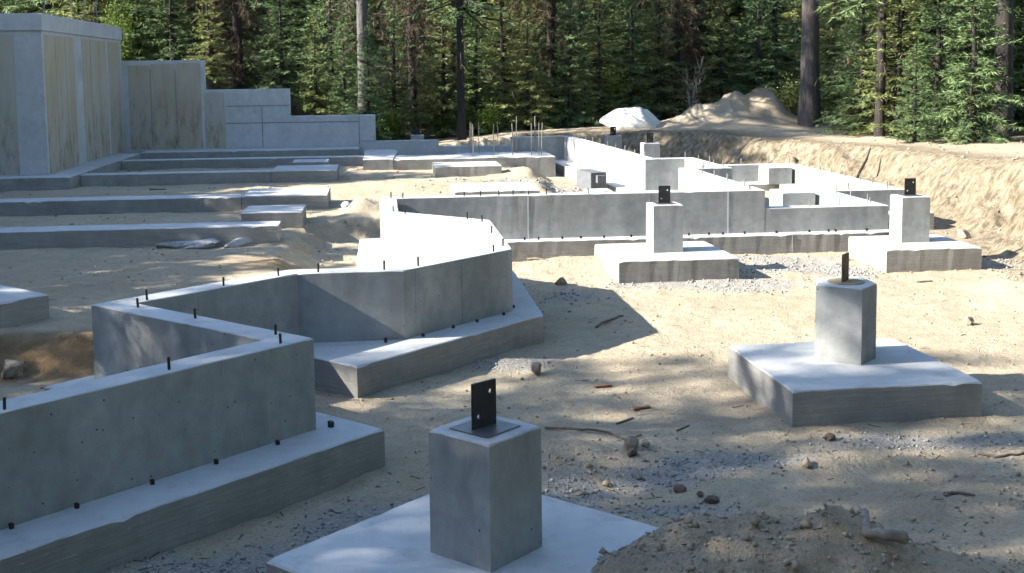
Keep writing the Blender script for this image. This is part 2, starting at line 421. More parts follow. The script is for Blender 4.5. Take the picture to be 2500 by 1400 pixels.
# ------------------------------------------------------------------ concrete prisms
def subdiv(poly, seg):
    out = []
    n = len(poly)
    for i in range(n):
        p, q = np.array(poly[i]), np.array(poly[(i+1) % n]); L = np.hypot(*(q-p)); k = max(1, int(L/seg))
        for j in range(k): out.append((p+(q-p)*j/k, j == 0))
    return out
def ring_normals(pts):
    P = np.array(pts); nxt = np.roll(P, -1, 0); prv = np.roll(P, 1, 0)
    e1 = P-prv; e2 = nxt-P
    e1 /= np.linalg.norm(e1, axis=1)[:, None]+1e-9; e2 /= np.linalg.norm(e2, axis=1)[:, None]+1e-9
    n1 = np.stack([-e1[:, 1], e1[:, 0]], 1); n2 = np.stack([-e2[:, 1], e2[:, 0]], 1)   # inward for CCW
    m = n1+n2; d = (m*n1).sum(1); d = np.where(np.abs(d) < .2, .2, d)
    return m/d[:, None]
def prism(name, poly, z0, z1, parent, mats=None, bev=.005, jit=.0018, seg=.08, grid=True):
    """poly counter-clockwise, in house-grid coordinates when grid is set"""
    area = sum(poly[i][0]*poly[(i+1) % len(poly)][1]-poly[(i+1) % len(poly)][0]*poly[i][1] for i in range(len(poly)))
    if area < 0: poly = poly[::-1]
    if grid: poly = [xy(*p) for p in poly]
    pts = subdiv(poly, seg)
    P = np.array([p for p, c in pts]); corner = np.array([c for p, c in pts]); n = len(P)
    Nn = ring_normals(P)
    s = np.cumsum(np.hypot(*(P-np.roll(P, 1, 0)).T))
    j1 = jit*(vnoise(s*3, s*0+z0*7, 3)*2 + rng.normal(0, .35, n)); j2 = jit*(vnoise(s*4, s*0+5, 9)*2 + rng.normal(0, .3, n))
    chip = (rng.random(n) < .03)*rng.uniform(.4, 1.0, n)*jit*4.0
    cb = np.where(corner, 1.8, 1.0)
    r0 = np.c_[P + Nn*0, np.full(n, z0)]
    r1 = np.c_[P + Nn*np.abs(j1)[:, None], z1 - bev*cb + j2*.5 - chip]
    r2 = np.c_[P + Nn*(bev*cb + j1*.8 + chip*.9)[:, None], np.full(n, z1) + j2*.3]
    V = np.concatenate([r0, r1, r2]); F = []; fm = []
    for i in range(n):
        k = (i+1) % n
        F += [(i, k, n+k, n+i), (n+i, n+k, 2*n+k, 2*n+i)]; fm += [1, 0]
    F.append(tuple(range(2*n, 3*n))); fm.append(0)
    F.append(tuple(range(n-1, -1, -1))); fm.append(1)
    mats = mats or (M_top, M_wall)
    return part(name, V, F, list(mats), parent, fm)
def offset_left(path, t):
    P = np.array(path, float); out = []
    for i in range(len(P)):
        if i == 0: d = P[1]-P[0]; n = np.array([-d[1], d[0]])/np.hypot(*d); out.append(P[0]+n*t); continue
        if i == len(P)-1: d = P[-1]-P[-2]; n = np.array([-d[1], d[0]])/np.hypot(*d); out.append(P[-1]+n*t); continue
        d1 = P[i]-P[i-1]; d2 = P[i+1]-P[i]; d1 /= np.hypot(*d1); d2 /= np.hypot(*d2)
        n1 = np.array([-d1[1], d1[0]]); n2 = np.array([-d2[1], d2[0]]); m = n1+n2
        out.append(P[i]+m*t/(m@n1))
    return [tuple(p) for p in out]
def strip_poly(path, t): return list(path)+offset_left(path, t)[::-1]
def box(name, poly4, z0, z1, parent, m, grid=True):
    if grid: poly4 = [xy(*p) for p in poly4]
    V = [(x, y, z0) for x, y in poly4]+[(x, y, z1) for x, y in poly4]
    return part(name, V, [(3, 2, 1, 0), (4, 5, 6, 7), (0, 1, 5, 4), (1, 2, 6, 5), (2, 3, 7, 6), (3, 0, 4, 7)], m, parent)

def cyl_mesh(name, r, h, n, m, top=True):
    V = []; F = []
    for k, (z, rr) in enumerate(((-.02, r), (h-.15*r, r), (h, r*.8))):
        V += [(rr*math.cos(2*math.pi*i/n), rr*math.sin(2*math.pi*i/n), z) for i in range(n)]
    for k in range(2):
        for i in range(n): j = (i+1) % n; F.append((k*n+i, k*n+j, k*n+n+j, k*n+n+i))
    F.append(tuple(range(2*n, 3*n)))
    return mesh_np(name, V, F, m)
ME_BOLT = cyl_mesh('anchor_bolt', .0072, .062, 8, M_bolt)
ME_BOLTG = cyl_mesh('anchor_bolt_far', .008, .095, 6, M_galv)
def bolt(parent, x, y, z, me=None, lean=.05):
    o = obj('anchor_bolt', me or ME_BOLT, parent, Vector((x, y, z))-WL[parent])
    o.rotation_euler = (random.uniform(-lean, lean), random.uniform(-lean, lean), random.uniform(0, 6)); o.scale = (1, 1, random.uniform(.8, 1.15))
    return o
def tie_mesh():
    s, t = .010, .012
    V = [(-s, -t, 0), (s, -t, 0), (s, t, 0), (-s, t, 0), (-s, -t, .026), (s, -t, .026), (s, t, .03), (-s, t, .03)]
    return mesh_np('form_tie', V, [(3, 2, 1, 0), (4, 5, 6, 7), (0, 1, 5, 4), (1, 2, 6, 5), (2, 3, 7, 6), (3, 0, 4, 7)], M_bolt)
ME_TIE = tie_mesh()
def tie(parent, u, v, rot, z=0.001, sc=1.0):
    p = at(u, v, z)
    o = obj('form_tie', ME_TIE, parent, Vector(p)-WL[parent]); o.rotation_euler[2] = rot+random.uniform(-.2, .2); o.scale = (sc,)*3

# ------------------------------------------------------------------ foundations
T = .49
tw = .185
# --- zigzag bay wall
zig = thing('foundation_wall', (*xy(-.4, 7.5), 0), 'zigzag grey concrete foundation wall with angled bay, in the foreground beside the hexagonal notch'.replace(' beside the hexagonal notch', ''), 'foundation wall', 'cast concrete foundation walls')
ZP = [(-3.2, 3.355), (-.37, 6.185), (-1.5, 7.325), (-.59, 8.235), (.14, 8.235), (1.0, 9.095), (1.0, 10.95), (.165, 11.785), (.165, 13.046)]
zigw = prism('wall', strip_poly(ZP, tw), 0, T, zig)
prism('footing', [(-3.2, 2.955), (-.0125, 6.1425), (-1.17, 7.3), (-.5725, 7.8975), (-.18, 7.505), (1.22, 8.905), (1.22, 11.04), (.385, 11.875), (.385, 12.846),
                  (-.26, 12.846), (-.26, 11.66), (.6, 10.8), (.6, 9.23), (-.01, 8.62), (-.74, 8.62), (-2.055, 7.305), (-.92, 6.17), (-3.2, 3.89)], -.33, 0, zig, (M_top, M_fside), .007, .0035, .06)
for (u, v) in [(11, 1000), (413, 903), (685, 839), (673, 817), (477, 778), (337, 751), (359, 733), (546, 698), (680, 674), (777, 665), (938, 659), (1021, 650), (1205, 615),
               (1228, 601), (1200, 569), (1177, 542), (1141, 536), (989, 523), (960, 517)]:
    bolt(zig, *at(u, v, T)[:2], T)
d45, dA = PH+math.pi/4, PH
for (u, v) in [(28, 1291), (188, 1241), (372, 1183), (528, 1133), (678, 1086)]: tie(zig, u, v, d45, sc=.75)
for (u, v) in [(1033, 822), (1107, 802), (1165, 787), (1230, 770)]: tie(zig, u, v, d45, sc=.75)
tie(zig, 942, 836, dA); tie(zig, 808, 1043, d45, sc=1.1); tie(zig, 1254, 752, PH, sc=.8)
def seam(parent, p, q, s, z0, z1, side=-1, wdt=.006, proud=.003, m=None):
    """thin fin left by a gap between two form panels on the face p -> q, s metres along it"""
    p, q = np.array(p), np.array(q); d = (q-p)/np.hypot(*(q-p)); n = np.array([d[1], -d[0]])*(-side)*-1
    c = p+d*s
    a_ = [c-d*wdt/2-n*.002, c+d*wdt/2-n*.002, c+d*wdt/2+n*proud, c-d*wdt/2+n*proud]
    if side > 0: a_ = a_[::-1]
    return box('form_seam', [tuple(k) for k in a_], z0, z1, parent, m or M_wall)
for (p, q, s) in [(ZP[0], ZP[1], 1.55), (ZP[2], ZP[3], .46), (ZP[4], ZP[5], .12), (ZP[4], ZP[5], .62), (ZP[3], ZP[4], .01), (ZP[1], ZP[2], .7)]:
    seam(zigw, p, q, s, .003, T-.008)

# --- main cross wall with its low end
mainw = thing('foundation_wall', (*xy(2.5, 13.1), 0), 'long straight concrete wall across the middle, stepping down at its end behind the piers', 'foundation wall', 'cast concrete foundation walls')
mainp = prism('wall', [(-.02, 13.05), (4.338, 13.05), (4.338, 13.235), (-.02, 13.235)], 0, T, mainw)
prism('low_wall', [(4.342, 13.051), (5.81, 13.051), (5.81, 13.234), (4.342, 13.234)], 0, .28, mainw)
prism('footing', [(-.26, 12.85), (6.0, 12.85), (6.0, 13.43), (-.26, 13.43)], -.33, 0, mainw, (M_top, M_fside), .008, .005, .07)
for (u, v) in [(955, 488), (984, 486), (1134, 481.6), (1174, 480), (1218, 478), (1253, 478), (1291, 476.5), (1334, 475.6), (1436, 473), (1831, 464)]:
    p = at(u, v, T); a, b = toab(p[0], p[1]); bolt(mainw, *xy(a, min(max(b, 13.08), 13.2)), T, ME_BOLT)
for a in (4.9, 5.25, 5.62): bolt(mainw, *xy(a, 13.14), .28, ME_BOLTG)
for u in (1281, 1315, 1373, 1418, 1475, 1541, 1682, 1731, 1765, 1818, 1896, 1976, 2023, 2040, 2116):
    tie(mainw, u, 585.5-(u-1281)*.0272+1.0, dA, sc=1.0)
for u, v in ((1290, 540), (1778, 515)):
    d = ray(u, v); nb = -d[0]*SPH+d[1]*CPH; t_ = 13.05/nb; a = (d[0]*t_)*CPH+(d[1]*t_)*SPH
    seam(mainp, (0, 13.05), (4.3, 13.05), a, .003, T-.008, wdt=.014, proud=.006, m=M_top)
for s in (3.0, ): seam(mainp, (0, 13.05), (4.3, 13.05), s, .003, T-.008)
seam(mainw, (0, 12.85), (4.3, 12.85), 4.6, -.2, -.01, wdt=.01, proud=.006, m=M_fside)

# --- side wall with the small bump-out and the far corner
sidew = thing('foundation_wall', (*xy(4.3, 18.5), 0), 'sunlit side wall with small rectangular bump-out running back to the far corner', 'foundation wall', 'cast concrete foundation walls')
SPt = [(4.34, 13.239), (4.34, 16.1), (4.88, 16.1), (4.88, 18.2), (4.25, 18.2), (4.03, 24.95), (2.74, 24.95)]
prism('wall', strip_poly(SPt, tw), 0, T, sidew)
prism('footing', [(4.56, 13.434), (4.56, 15.88), (5.1, 15.88), (5.1, 18.42), (4.47, 18.42), (4.25, 25.2), (2.5, 25.2), (2.5, 24.45), (3.52, 24.45), (3.72, 18.5), (3.86, 13.434)], -.33, 0, sidew, (M_top, M_fside), .008, .006, .1)
def bolts_along(parent, path, t, z, sp, me, start=.3):
    P = [np.array(p) for p in path]; acc = start
    for p, q in zip(P[:-1], P[1:]):
        L = np.hypot(*(q-p)); d = (q-p)/L; n = np.array([-d[1], d[0]])
        while acc < L-.05:
            c = p+d*acc+n*t; bolt(parent, *xy(*c), z, me, .04); acc += sp*random.uniform(.85, 1.15)
        acc = max(.15, acc-L)
bolts_along(sidew, SPt, .09, T, .62, ME_BOLTG)
# --- low garage walls
loww = thing('foundation_wall', (*xy(6.3, 17), 0), 'low concrete garage wall turning round the dirt bank, studded with anchor bolts', 'foundation wall', 'cast concrete foundation walls')
LP = [(5.81, 13.24), (5.81, 14.74), (6.79, 14.74), (6.86, 19.25), (4.47, 19.25)]
prism('wall', strip_poly(LP, .185), 0, .28, loww)
prism('footing', [(6.03, 13.434), (6.03, 14.5), (7.07, 14.5), (7.1, 19.5), (4.5, 19.5), (4.5, 18.63), (6.4, 18.63), (6.35, 15.3), (5.05, 15.3), (5.05, 14.4), (5.5, 14.4), (5.5, 13.434)], -.33, 0, loww, (M_top, M_fside), .008, .006, .1)
prism('post_pad', [(5.13, 14.73), (5.565, 14.73), (5.565, 15.25), (5.13, 15.25)], .002, .27, loww)
prism('post_pad', [(6.22, 18.54), (6.61, 18.54), (6.61, 19.06), (6.22, 19.06)], .002, .27, loww)
bolts_along(loww, LP, .09, .28, .50, ME_BOLTG, .2)

# --- stepped back wall: an elevation profile with thickness
back = thing('retaining_wall', (*xy(-2, 26.7), .2), 'stepped back concrete wall descending in blocks toward the trees', 'retaining wall')
prof = [(-5.52, -.3), (3.9, -.3), (3.9, .20), (1.297, .20), (1.297, .352), (-.098, .352), (-.098, .936), (-1.96, .936), (-1.96, 1.536), (-3.786, 1.536), (-3.786, 2.18), (-5.52, 2.18)]
def extrude_elev(name, prof, b0, b1, parent, m, bev=.006):
    V = []; n = len(prof)
    for b in (b0, b1):
        for (a, z) in prof: V.append((*xy(a, b), z))
    F = [tuple(range(n)), tuple(range(2*n-1, n-1, -1))]
    F += [(i, n+i, n+(i+1) % n, (i+1) % n) for i in range(n)]
    o = part(name, V, F, m, parent)
    md = o.modifiers.new('edge', 'BEVEL'); md.width = bev; md.segments = 1; md.limit_method = 'ANGLE'
    return o
backp = extrude_elev('wall', prof, 26.6, 26.85, back, M_form)
def panel(name, parent, a0, a1, z0, z1, m, b=26.6, proud=.004): box(name, [(a0, b-proud), (a1, b-proud), (a1, b-.0005), (a0, b-.0005)], z0, z1, parent, m)
for a0, a1, z1 in ((-5.40, -4.94), (-4.92, -4.41), (-4.39, -3.86)) and ((-5.40, -4.94, 2.08), (-4.92, -4.41, 2.10), (-4.39, -3.86, 2.12)): panel('form_panel', backp, a0, a1, .26, z1, M_stain)
panel('form_panel', backp, -3.80, -3.37, .26, 1.47, M_stain)
for (a0, a1, z) in ((-3.35, -1.97, 1.17), (-3.35, -.48, .795)): panel('form_joint', backp, a0, a1, z-.010, z+.010, M_joint, proud=.005)
for (a0, z0, z1) in ((-2.57, .26, 1.15), (-.46, .28, .92), (-4.93, .3, 2.0), (-4.40, .3, 2.0)): panel('form_joint', backp, a0-.008, a0+.008, z0, z1, M_joint, proud=.006)
panel('form_joint', backp, -.45, -.105, .35, .362, M_fside, proud=.006)
prism('footing', [(-5.05, 25.85), (-.46, 25.85), (-.46, 26.594), (-5.05, 26.594)], -.2, .235, back, (M_top, M_fside), .008, .005, .1)
# --- tall wall of the left wing
tall = thing('basement_wall', (*xy(-5.5, 22), .2), 'tall stained basement wall with vertical form panels and a capping band', 'basement wall')
TP = [(-9.5, 20.5), (-5.52, 20.5), (-5.52, 26.594)]
tallp = prism('wall', strip_poly(TP, .25), .1, 2.62, tall, (M_top, M_form), .006, .002, .2)
TPc = [(-9.5, 20.475), (-5.495, 20.475), (-5.495, 26.62)]
capp = prism('cap_band', strip_poly(TPc, .30), 2.622, 2.9, tall, (M_top, M_form), .008, .003, .2)
def panel_b(name, parent, b0, b1, z0, z1, m, a=-5.52, proud=.004): box(name, [(a+.0005, b0), (a+proud, b0), (a+proud, b1), (a+.0005, b1)], z0, z1, parent, m)
for (b0, b1) in ((20.62, 22.58), (23.17, 25.12), (25.30, 26.42)): panel_b('form_panel', tallp, b0, b1, .24, 2.56, M_stain)
for a0, a1 in ((-6.9, -5.97), (-8.3, -7.2)): panel('form_panel', tallp, a0, a1, .24, 2.56, M_stain, b=20.5)
for b0 in (21.3, 21.95, 23.8, 24.5): panel_b('form_joint', tallp, b0-.006, b0+.006, .24, 2.55, M_joint, proud=.006)
prism('footing', [(-9.5, 20.05), (-5.06, 20.05), (-5.06, 25.845), (-5.515, 25.845), (-5.515, 20.495), (-9.5, 20.495)], -.2, .222, tall, (M_top, M_fside), .008, .005, .1)
def rod_mesh(name, r, h, m, n=6):
    V = []; F = []
    for k in range(5):
        z = h*k/4; V += [(r*math.cos(2*math.pi*i/n)+.004*math.sin(k*1.7), r*math.sin(2*math.pi*i/n), z) for i in range(n)]
    for k in range(4):
        for i in range(n): j = (i+1) % n; F.append((k*n+i, k*n+j, k*n+n+j, k*n+n+i))
    F.append(tuple(range(4*n, 5*n)))
    return mesh_np(name, V, F, m)
ME_ROD = rod_mesh('rebar', .0088, .64, M_galv)
ME_RODL = rod_mesh('rebar_long', .0095, .75, M_galv)
def rebar(parent, x, y, z, me, lean=.04):
    o = obj('rebar_dowel', me, parent, Vector((x, y, z))-WL[parent]); o.rotation_euler = (random.uniform(-lean, lean), random.uniform(-lean, lean), random.uniform(0, 6)); return o
for b in (21.14, 22.97, 23.92, 24.95): rebar(capp, *xy(-5.62, b), 2.9, ME_RODL, .02)
for a in (-4.45, -4.1): rebar(back, *xy(a, 26.72), 2.17, cyl_mesh('stub', .006, .22, 6, M_galv))

# --- strip footings and pads inside the left wing
def footing_thing(name, label, parts, cat='footing', group='strip footings and pads in the left wing'):
    c = np.mean([np.mean(p[1], 0) for p in parts], 0)
    t = thing(name, (*xy(*c), 0), label, cat, group)
    for (nm, poly, z0, z1) in parts: prism(nm, poly, z0, z1, t, (M_top, M_fside), .007, .004, .07)
    return t
def R(a0, a1, b0, b1): return [(a0, b0), (a1, b0), (a1, b1), (a0, b1)]
footing_thing('strip_footing', 'nearest long strip footing in the left wing, shaded, with spilled concrete at its foot', [('strip', R(-7.0, -1.14, 13.23, 13.66), -.15, .2)])
footing_thing('concrete_pad', 'square deep concrete pad behind the end of the nearest strip footing', [('pad', R(-1.69, -.96, 14.5, 15.3), -.35, .2)])
footing_thing('strip_footing', 'second strip footing ending in a wide half sunlit pad', [('strip', R(-8.5, -1.905, 16.45, 16.9), -.15, .2), ('pad', R(-1.9, -.74, 16.45, 17.55), -.2, .204)])
footing_thing('strip_footing', 'third strip footing joined to the tall wall, ending in a sunlit pad', [('strip', R(-5.055, -1.885, 20.68, 21.06), -.15, .2), ('pad', R(-1.88, -.76, 20.66, 21.9), -.2, .204)])
footing_thing('concrete_pad', 'small thin pad between the third and fourth strip footings', [('pad', R(-1.67, -1.0, 22.72, 23.45), -.2, .2)])
s6 = footing_thing('strip_footing', 'farthest strip footing running into a wide sunlit block and rebar studded slab',
    [('strip', R(-5.055, -.345, 23.92, 24.3), -.15, .2), ('block', [(-.34, 22.88), (.24, 22.88), (.30, 23.9), (.36, 25.2), (.30, 25.7), (-.34, 25.7)], -.2, .215),
     ('slab', [(.246, 22.9), (3.39, 22.9), (3.40, 24.5), (1.56, 24.5), (1.56, 24.0), (.308, 24.0)], -.3, .2)])
for (u, v, l) in [(1147, 375, 0), (1152, 379, 0), (1156, 383, 0), (1170, 375, 0), (1205, 382, 0), (1217, 374, 0), (1252, 381, 0), (1261, 374, 1), (1298, 380, 0), (1306, 373, 1), (1309, 373, 1), (1316, 378, 0), (1322, 379, 0)]:
    p = at(u, v, .2); rebar(s6, p[0], p[1], .2, ME_RODL if l else ME_ROD, .03)
footing_thing('concrete_pad', 'sunlit square pad standing in the open between slab and main wall', [('pad', R(.95, 2.14, 20.95, 22.02), -.2, .2)])
footing_thing('concrete_pad', 'sunlit square pad just behind the long main wall', [('pad', R(1.02, 2.22, 16.5, 17.7), -.2, .2)])
footing_thing('concrete_pad', 'shaded concrete block at the left edge above the clay cut', [('pad', [(-3.63, 9.86), (-2.83, 9.06), (-2.56, 9.35), (-3.36, 10.15)], -.12, .2)])
# dark form block and small pad by the side wall
t = thing('form_block', at(1432, 455, -.02), 'dark grey box form lying by the sunlit side wall footing', 'form block')
p0, p1 = np.array(at(1407, 452, -.02)[:2]), np.array(at(1443, 462, -.02)[:2]); dd_ = (p1-p0)/np.hypot(*(p1-p0)); nn_ = np.array([-dd_[1], dd_[0]])*.26
box('block_body', [tuple(p0), tuple(p1), tuple(p1+nn_), tuple(p0+nn_)], -.06, .24, t, M_slate, grid=False)
box('end_lug', [tuple(p1+nn_*.3+dd_*.004), tuple(p1+nn_*.3+dd_*.10), tuple(p1+nn_*.8+dd_*.10), tuple(p1+nn_*.8+dd_*.004)], .08, .20, t, M_slate, grid=False)
t = footing_thing('concrete_pad', 'small low concrete pad beside the dark form block', [('pad', R(3.12, 3.52, 17.8, 18.2), -.2, .03)])

# ------------------------------------------------------------------ piers
def plate_mesh(w_, h_, th, holes):
    bm = bmesh.new(); edges = []
    def loop(pts):
        vv = [bm.verts.new((x, 0, z)) for x, z in pts]
        for i in range(len(vv)): edges.append(bm.edges.new((vv[i], vv[(i+1) % len(vv)])))
    loop([(-w_/2, 0), (w_/2, 0), (w_/2, h_), (-w_/2, h_)])
    for (hx, hz, r) in holes: loop([(hx+r*math.cos(k*math.pi/7), hz+r*math.sin(k*math.pi/7)) for k in range(14)])
    bmesh.ops.triangle_fill(bm, use_beauty=True, use_dissolve=False, edges=edges)
    g = bmesh.ops.extrude_face_region(bm, geom=bm.faces[:])
    bmesh.ops.translate(bm, verts=[v for v in g['geom'] if isinstance(v, bmesh.types.BMVert)], vec=(0, th, 0))
    bmesh.ops.recalc_face_normals(bm, faces=bm.faces[:])
    me = bpy.data.meshes.new('post_plate'); bm.to_mesh(me); bm.free(); me.materials.append(M_steel); return me
ME_PLATE = plate_mesh(.122, .178, .010, [(.032, .135, .0095), (-.030, .045, .0095)])
def sq(cx, cy, h, th): return [(cx+h*(a*math.cos(th)-b*math.sin(th)), cy+h*(a*math.sin(th)+b*math.cos(th))) for a, b in ((-1, -1), (1, -1), (1, 1), (-1, 1))]
def pier(label, cx, cy, th, fh, ox=0, oy=0, zf=-.42, ztop=.489, plate_rot=None, col=None, footing=True, steel=True, base=0.0):
    t = thing('concrete_pier', (cx, cy, base), label, 'pier', 'concrete deck piers with steel brackets')
    if footing: prism('footing', sq(cx+ox, cy+oy, fh, th), zf, base, t, (M_top, M_fside), .008, .004, .06, grid=False)
    prism('column', col or sq(cx, cy, .1555, th), base+.001, ztop, t, (M_top, M_wall), .005, .0018, .06, grid=False)
    if steel:
        if col: 
            n = 20; V = [(cx-.0+.118*math.cos(2*math.pi*i/n), cy+.118*math.sin(2*math.pi*i/n), ztop+z) for z in (.001, .005) for i in range(n)]
            bpl = part('rust_ring', V, [tuple(range(n, 2*n))]+[(i, (i+1) % n, n+(i+1) % n, n+i) for i in range(n)], M_rustring, t)
        else:
            bpl = box('base_plate', sq(cx, cy, .098, th), ztop+.0015, ztop+.006, t, M_plate, grid=False)
        o = obj('post_plate', ME_PLATE, bpl, (0, 0, ztop-base+.006)); o.rotation_euler[2] = plate_rot if plate_rot is not None else th
        if col: o.data = ME_PLATE.copy(); o.data.materials[0] = M_rust
    return t
p1 = pier('nearest square concrete pier on a large half buried footing', -.115, 4.50, .878, .61, plate_rot=.76)
pier('sunlit square pier standing before the long main wall', 1.574, 12.204, .13, .61, -.01, -.028, plate_rot=0.02)
pier('five sided pier with rusty bracket on a big shaded footing', 2.15, 7.575, .14, .591, -.03, -.16, plate_rot=1.0,
     col=[(2.002, 7.756), (1.935, 7.488), (2.185, 7.329), (2.333, 7.51), (2.296, 7.785)])
pier('square sunlit pier in front of the excavated bank', 4.287, 12.72, .105, .512, .004, -.103, plate_rot=0.05)
pier('farther of two shaded piers behind the side wall, under the boulder', *at(1497, 331, .49)[:2], .11, .5, plate_rot=.05)
pier('nearer of two piers behind the side wall, below the dirt mound', *at(1587, 349, .49)[:2], .11, .5, plate_rot=.05)
pier('small pier top with dark bracket behind the low end of the stepped wall', *atd(1020, 28.3)[:2], .11, .3, ztop=.38, zf=-.6)
pz = 1.0
pier('small grey pier showing over the stepped wall against the dark brush', *atd(676, 28.6)[:2], .11, .3, ztop=1.42, zf=.3, base=.9)

# ------------------------------------------------------------------ rocks and debris
ICO = None
def ico(sub):
    bm = bmesh.new(); bmesh.ops.create_icosphere(bm, subdivisions=sub, radius=1)
    V = np.array([v.co for v in bm.verts]); F = [tuple(v.index for v in f.verts) for f in bm.faces]; bm.free(); return V, F
def rock_mesh(name, s, m, seed, sub=3, rough=.35, flat_=1.0, facets=7):
    V, F = ico(sub); r = np.random.default_rng(seed)
    o = r.uniform(-50, 50, 3)
    n = fbm(V[:, 0]*1.6+o[0]+V[:, 2]*.7, V[:, 1]*1.6+o[1]-V[:, 2]*.9, seed, 4)
    for _ in range(facets):                                  # knock off facets
        d = r.normal(size=3); d /= np.linalg.norm(d); k = V@d; lim = r.uniform(.55, .85)
        V = V-np.outer(np.clip(k-lim, 0, None), d)
    V = V*(1+rough*n)[:, None]*np.array(s)
    V[:, 2] *= flat_
    return mesh_np(name, V, F, m)
def rock(name, label, u, v, z, s, m, seed, cat='rock', group=None, sink=.25):
    x, y, zz = hit(u, v, z)
    o = obj(name, rock_mesh(name, s, m, seed, 4 if 'spill' in name else 3, .7 if 'spill' in name else .35, 1.0, 0 if 'spill' in name else 7)); o.location = (x, y, zz+s[2]*(1-sink)*.75); o.rotation_euler[2] = seed
    tag(o, label, cat, group); return o
G = 'loose rocks on the pit floor'
rock('rock', 'pale knobbly rock on sunlit dirt beside the bay footing', 1311, 915, -.2, (.046, .042, .050), M_stone, 11, group=G, sink=0)
rock('rock', 'brown rock at the edge of the bay wall shadow', 1371, 696, -.2, (.075, .06, .055), M_stone, 12, group=G)
rock('rock', 'larger round clod among roots behind the nearest pier', 1543, 1092, -.2, (.042, .04, .044), M_stone, 13, group=G)
rock('rock', 'smaller clod touching the round clod among roots', 1575, 1089, -.2, (.030, .028, .026), M_stone, 14, group=G)
rock('rock', 'dark dirt clod in front of the round clod', 1542, 1112, -.2, (.034, .03, .028), M_ironstone, 15, group=G)
rock('rock', 'small rust coloured stone in front of the big shaded footing', 2025, 1075, -.2, (.036, .03, .026), M_ironstone, 16, group=G)
rock('rock', 'brown stone beside the gravel patch at lower right', 1969, 1138, -.2, (.034, .028, .030), M_stone, 17, group=G)
rock('rock', 'rusty stone on the gravel right of the nearest pier', 1662, 1200, -.2, (.034, .03, .024), M_ironstone, 18, group=G)
rock('rock', 'rusty stone nearest the buried footing corner', 1737, 1228, -.2, (.04, .03, .024), M_ironstone, 19, group=G)
rock('rock', 'small rusty stone between two others on gravel', 1709, 1212, -.2, (.020, .018, .016), M_ironstone, 20, group=G)
rock('rock', 'tan rock at the foot of the sunlit bank', 2350, 582, -.2, (.10, .08, .075), M_stone, 21, group=G)
rock('rock', 'dark pebble on dirt below the zigzag wall footing', 592, 1272, -.2, (.020, .018, .015), M_ironstone, 22, group=G)
rock('rock', 'stone lying right of the five sided pier on sunlit dirt', 2366, 792, -.2, (.045, .04, .045), M_stone, 23, group=G)
rock('rock', 'white stone in the shadow of the second strip pad', 846, 507, 0, (.11, .08, .05), M_boulder, 24, group=G)
rock('rock', 'angular brown stone lump in the corner by the clay cut', 30, 915, -.2, (.10, .08, .07), M_stone, 25, group=G)
rock('rock', 'lumpy stone resting on the buried footing corner', 1626, 1300, 0, (.040, .030, .026), M_stone, 26, group=G)
b = obj('boulder', rock_mesh('boulder', (.90, .75, .47), M_boulder, 38, 4, .20, 1.0, 4)); x, y, _ = atd(1552, 29.6); b.location = (x, y, H(x, y)+.05); b.rotation_euler[2] = .4
tag(b, 'big white sunlit boulder on the bank beside the dirt mound', 'boulder')
for k, (u, v, s) in enumerate(((470, 604, (.30, .12, .05)), (600, 597, (.38, .06, .05)))):
    o = rock('spilled_concrete', ('lumpy grey concrete spill at the foot of the nearest strip footing', 'thin ribbon of spilled concrete along the end of the nearest strip footing')[k], u, v, .02, s, M_spill, 41+k, 'concrete spill')

def tube(name, pts, radii, m, n=7, jitter=.12, seed=0):
    r_ = np.random.default_rng(seed); P = np.array(pts, float); V = []; F = []
    for i in range(len(P)):
        d = P[min(i+1, len(P)-1)]-P[max(i-1, 0)]; d /= np.linalg.norm(d)+1e-9
        u = np.cross(d, (0, 0, 1)); u = u/np.linalg.norm(u) if np.linalg.norm(u) > 1e-3 else np.array((1, 0, 0)); w_ = np.cross(d, u)
        for k in range(n):
            a = 2*math.pi*k/n; rr = radii[i]*(1+r_.uniform(-jitter, jitter)); V.append(P[i]+rr*(math.cos(a)*u+math.sin(a)*w_))
    for i in range(len(P)-1):
        for k in range(n): j = (k+1) % n; F.append((i*n+k, i*n+j, i*n+n+j, i*n+n+k))
    F += [tuple(range(n-1, -1, -1)), tuple(range((len(P)-1)*n, len(P)*n))]
    return mesh_np(name, V, F, m, smooth=True)
def stick(name, label, pix, r0, r1, m, z=-.2, cat='stick', group=None, lift=.6, seed=0, wig=.0):
    pts = []
    rr = np.random.default_rng(seed+100)
    P = [hit(u, v, z) for u, v in pix]
    K = 4
    for i in range(len(P)-1):
        for k in range(K if i < len(P)-2 else K+1):
            f = k/K; x = P[i][0]*(1-f)+P[i+1][0]*f + rr.normal(0, wig); y = P[i][1]*(1-f)+P[i+1][1]*f + rr.normal(0, wig)
            pts.append([x, y, 0])
    n = len(pts); rad = [r0+(r1-r0)*i/(n-1) for i in range(n)]
    hs = [H(p[0], p[1]) for p in pts]
    for i, (p, r) in enumerate(zip(pts, rad)): p[2] = .5*hs[i]+.5*max(hs[max(0, i-2):i+3])+r*lift
    c = np.mean(pts, 0); me = tube(name, np.array(pts)-c, rad, m, seed=seed)
    o = obj(name, me); o.location = c; tag(o, label, cat, group); return o
GS = 'sticks and roots on the dirt'
stick('root', 'thick pale root lying across the dirt mound at lower right', [(1968, 1282), (2020, 1290), (2080, 1310), (2120, 1338), (2170, 1342), (2212, 1355)], .010, .024, M_root, 0.0, 'root', GS, 1.9, 1, .004)
stick('root', 'long thin root on the dirt behind the nearest pier', [(1330, 1052), (1400, 1050), (1470, 1058), (1530, 1076), (1562, 1068)], .008, .005, M_stick, -.2, 'root', GS, .8, 2, .006)
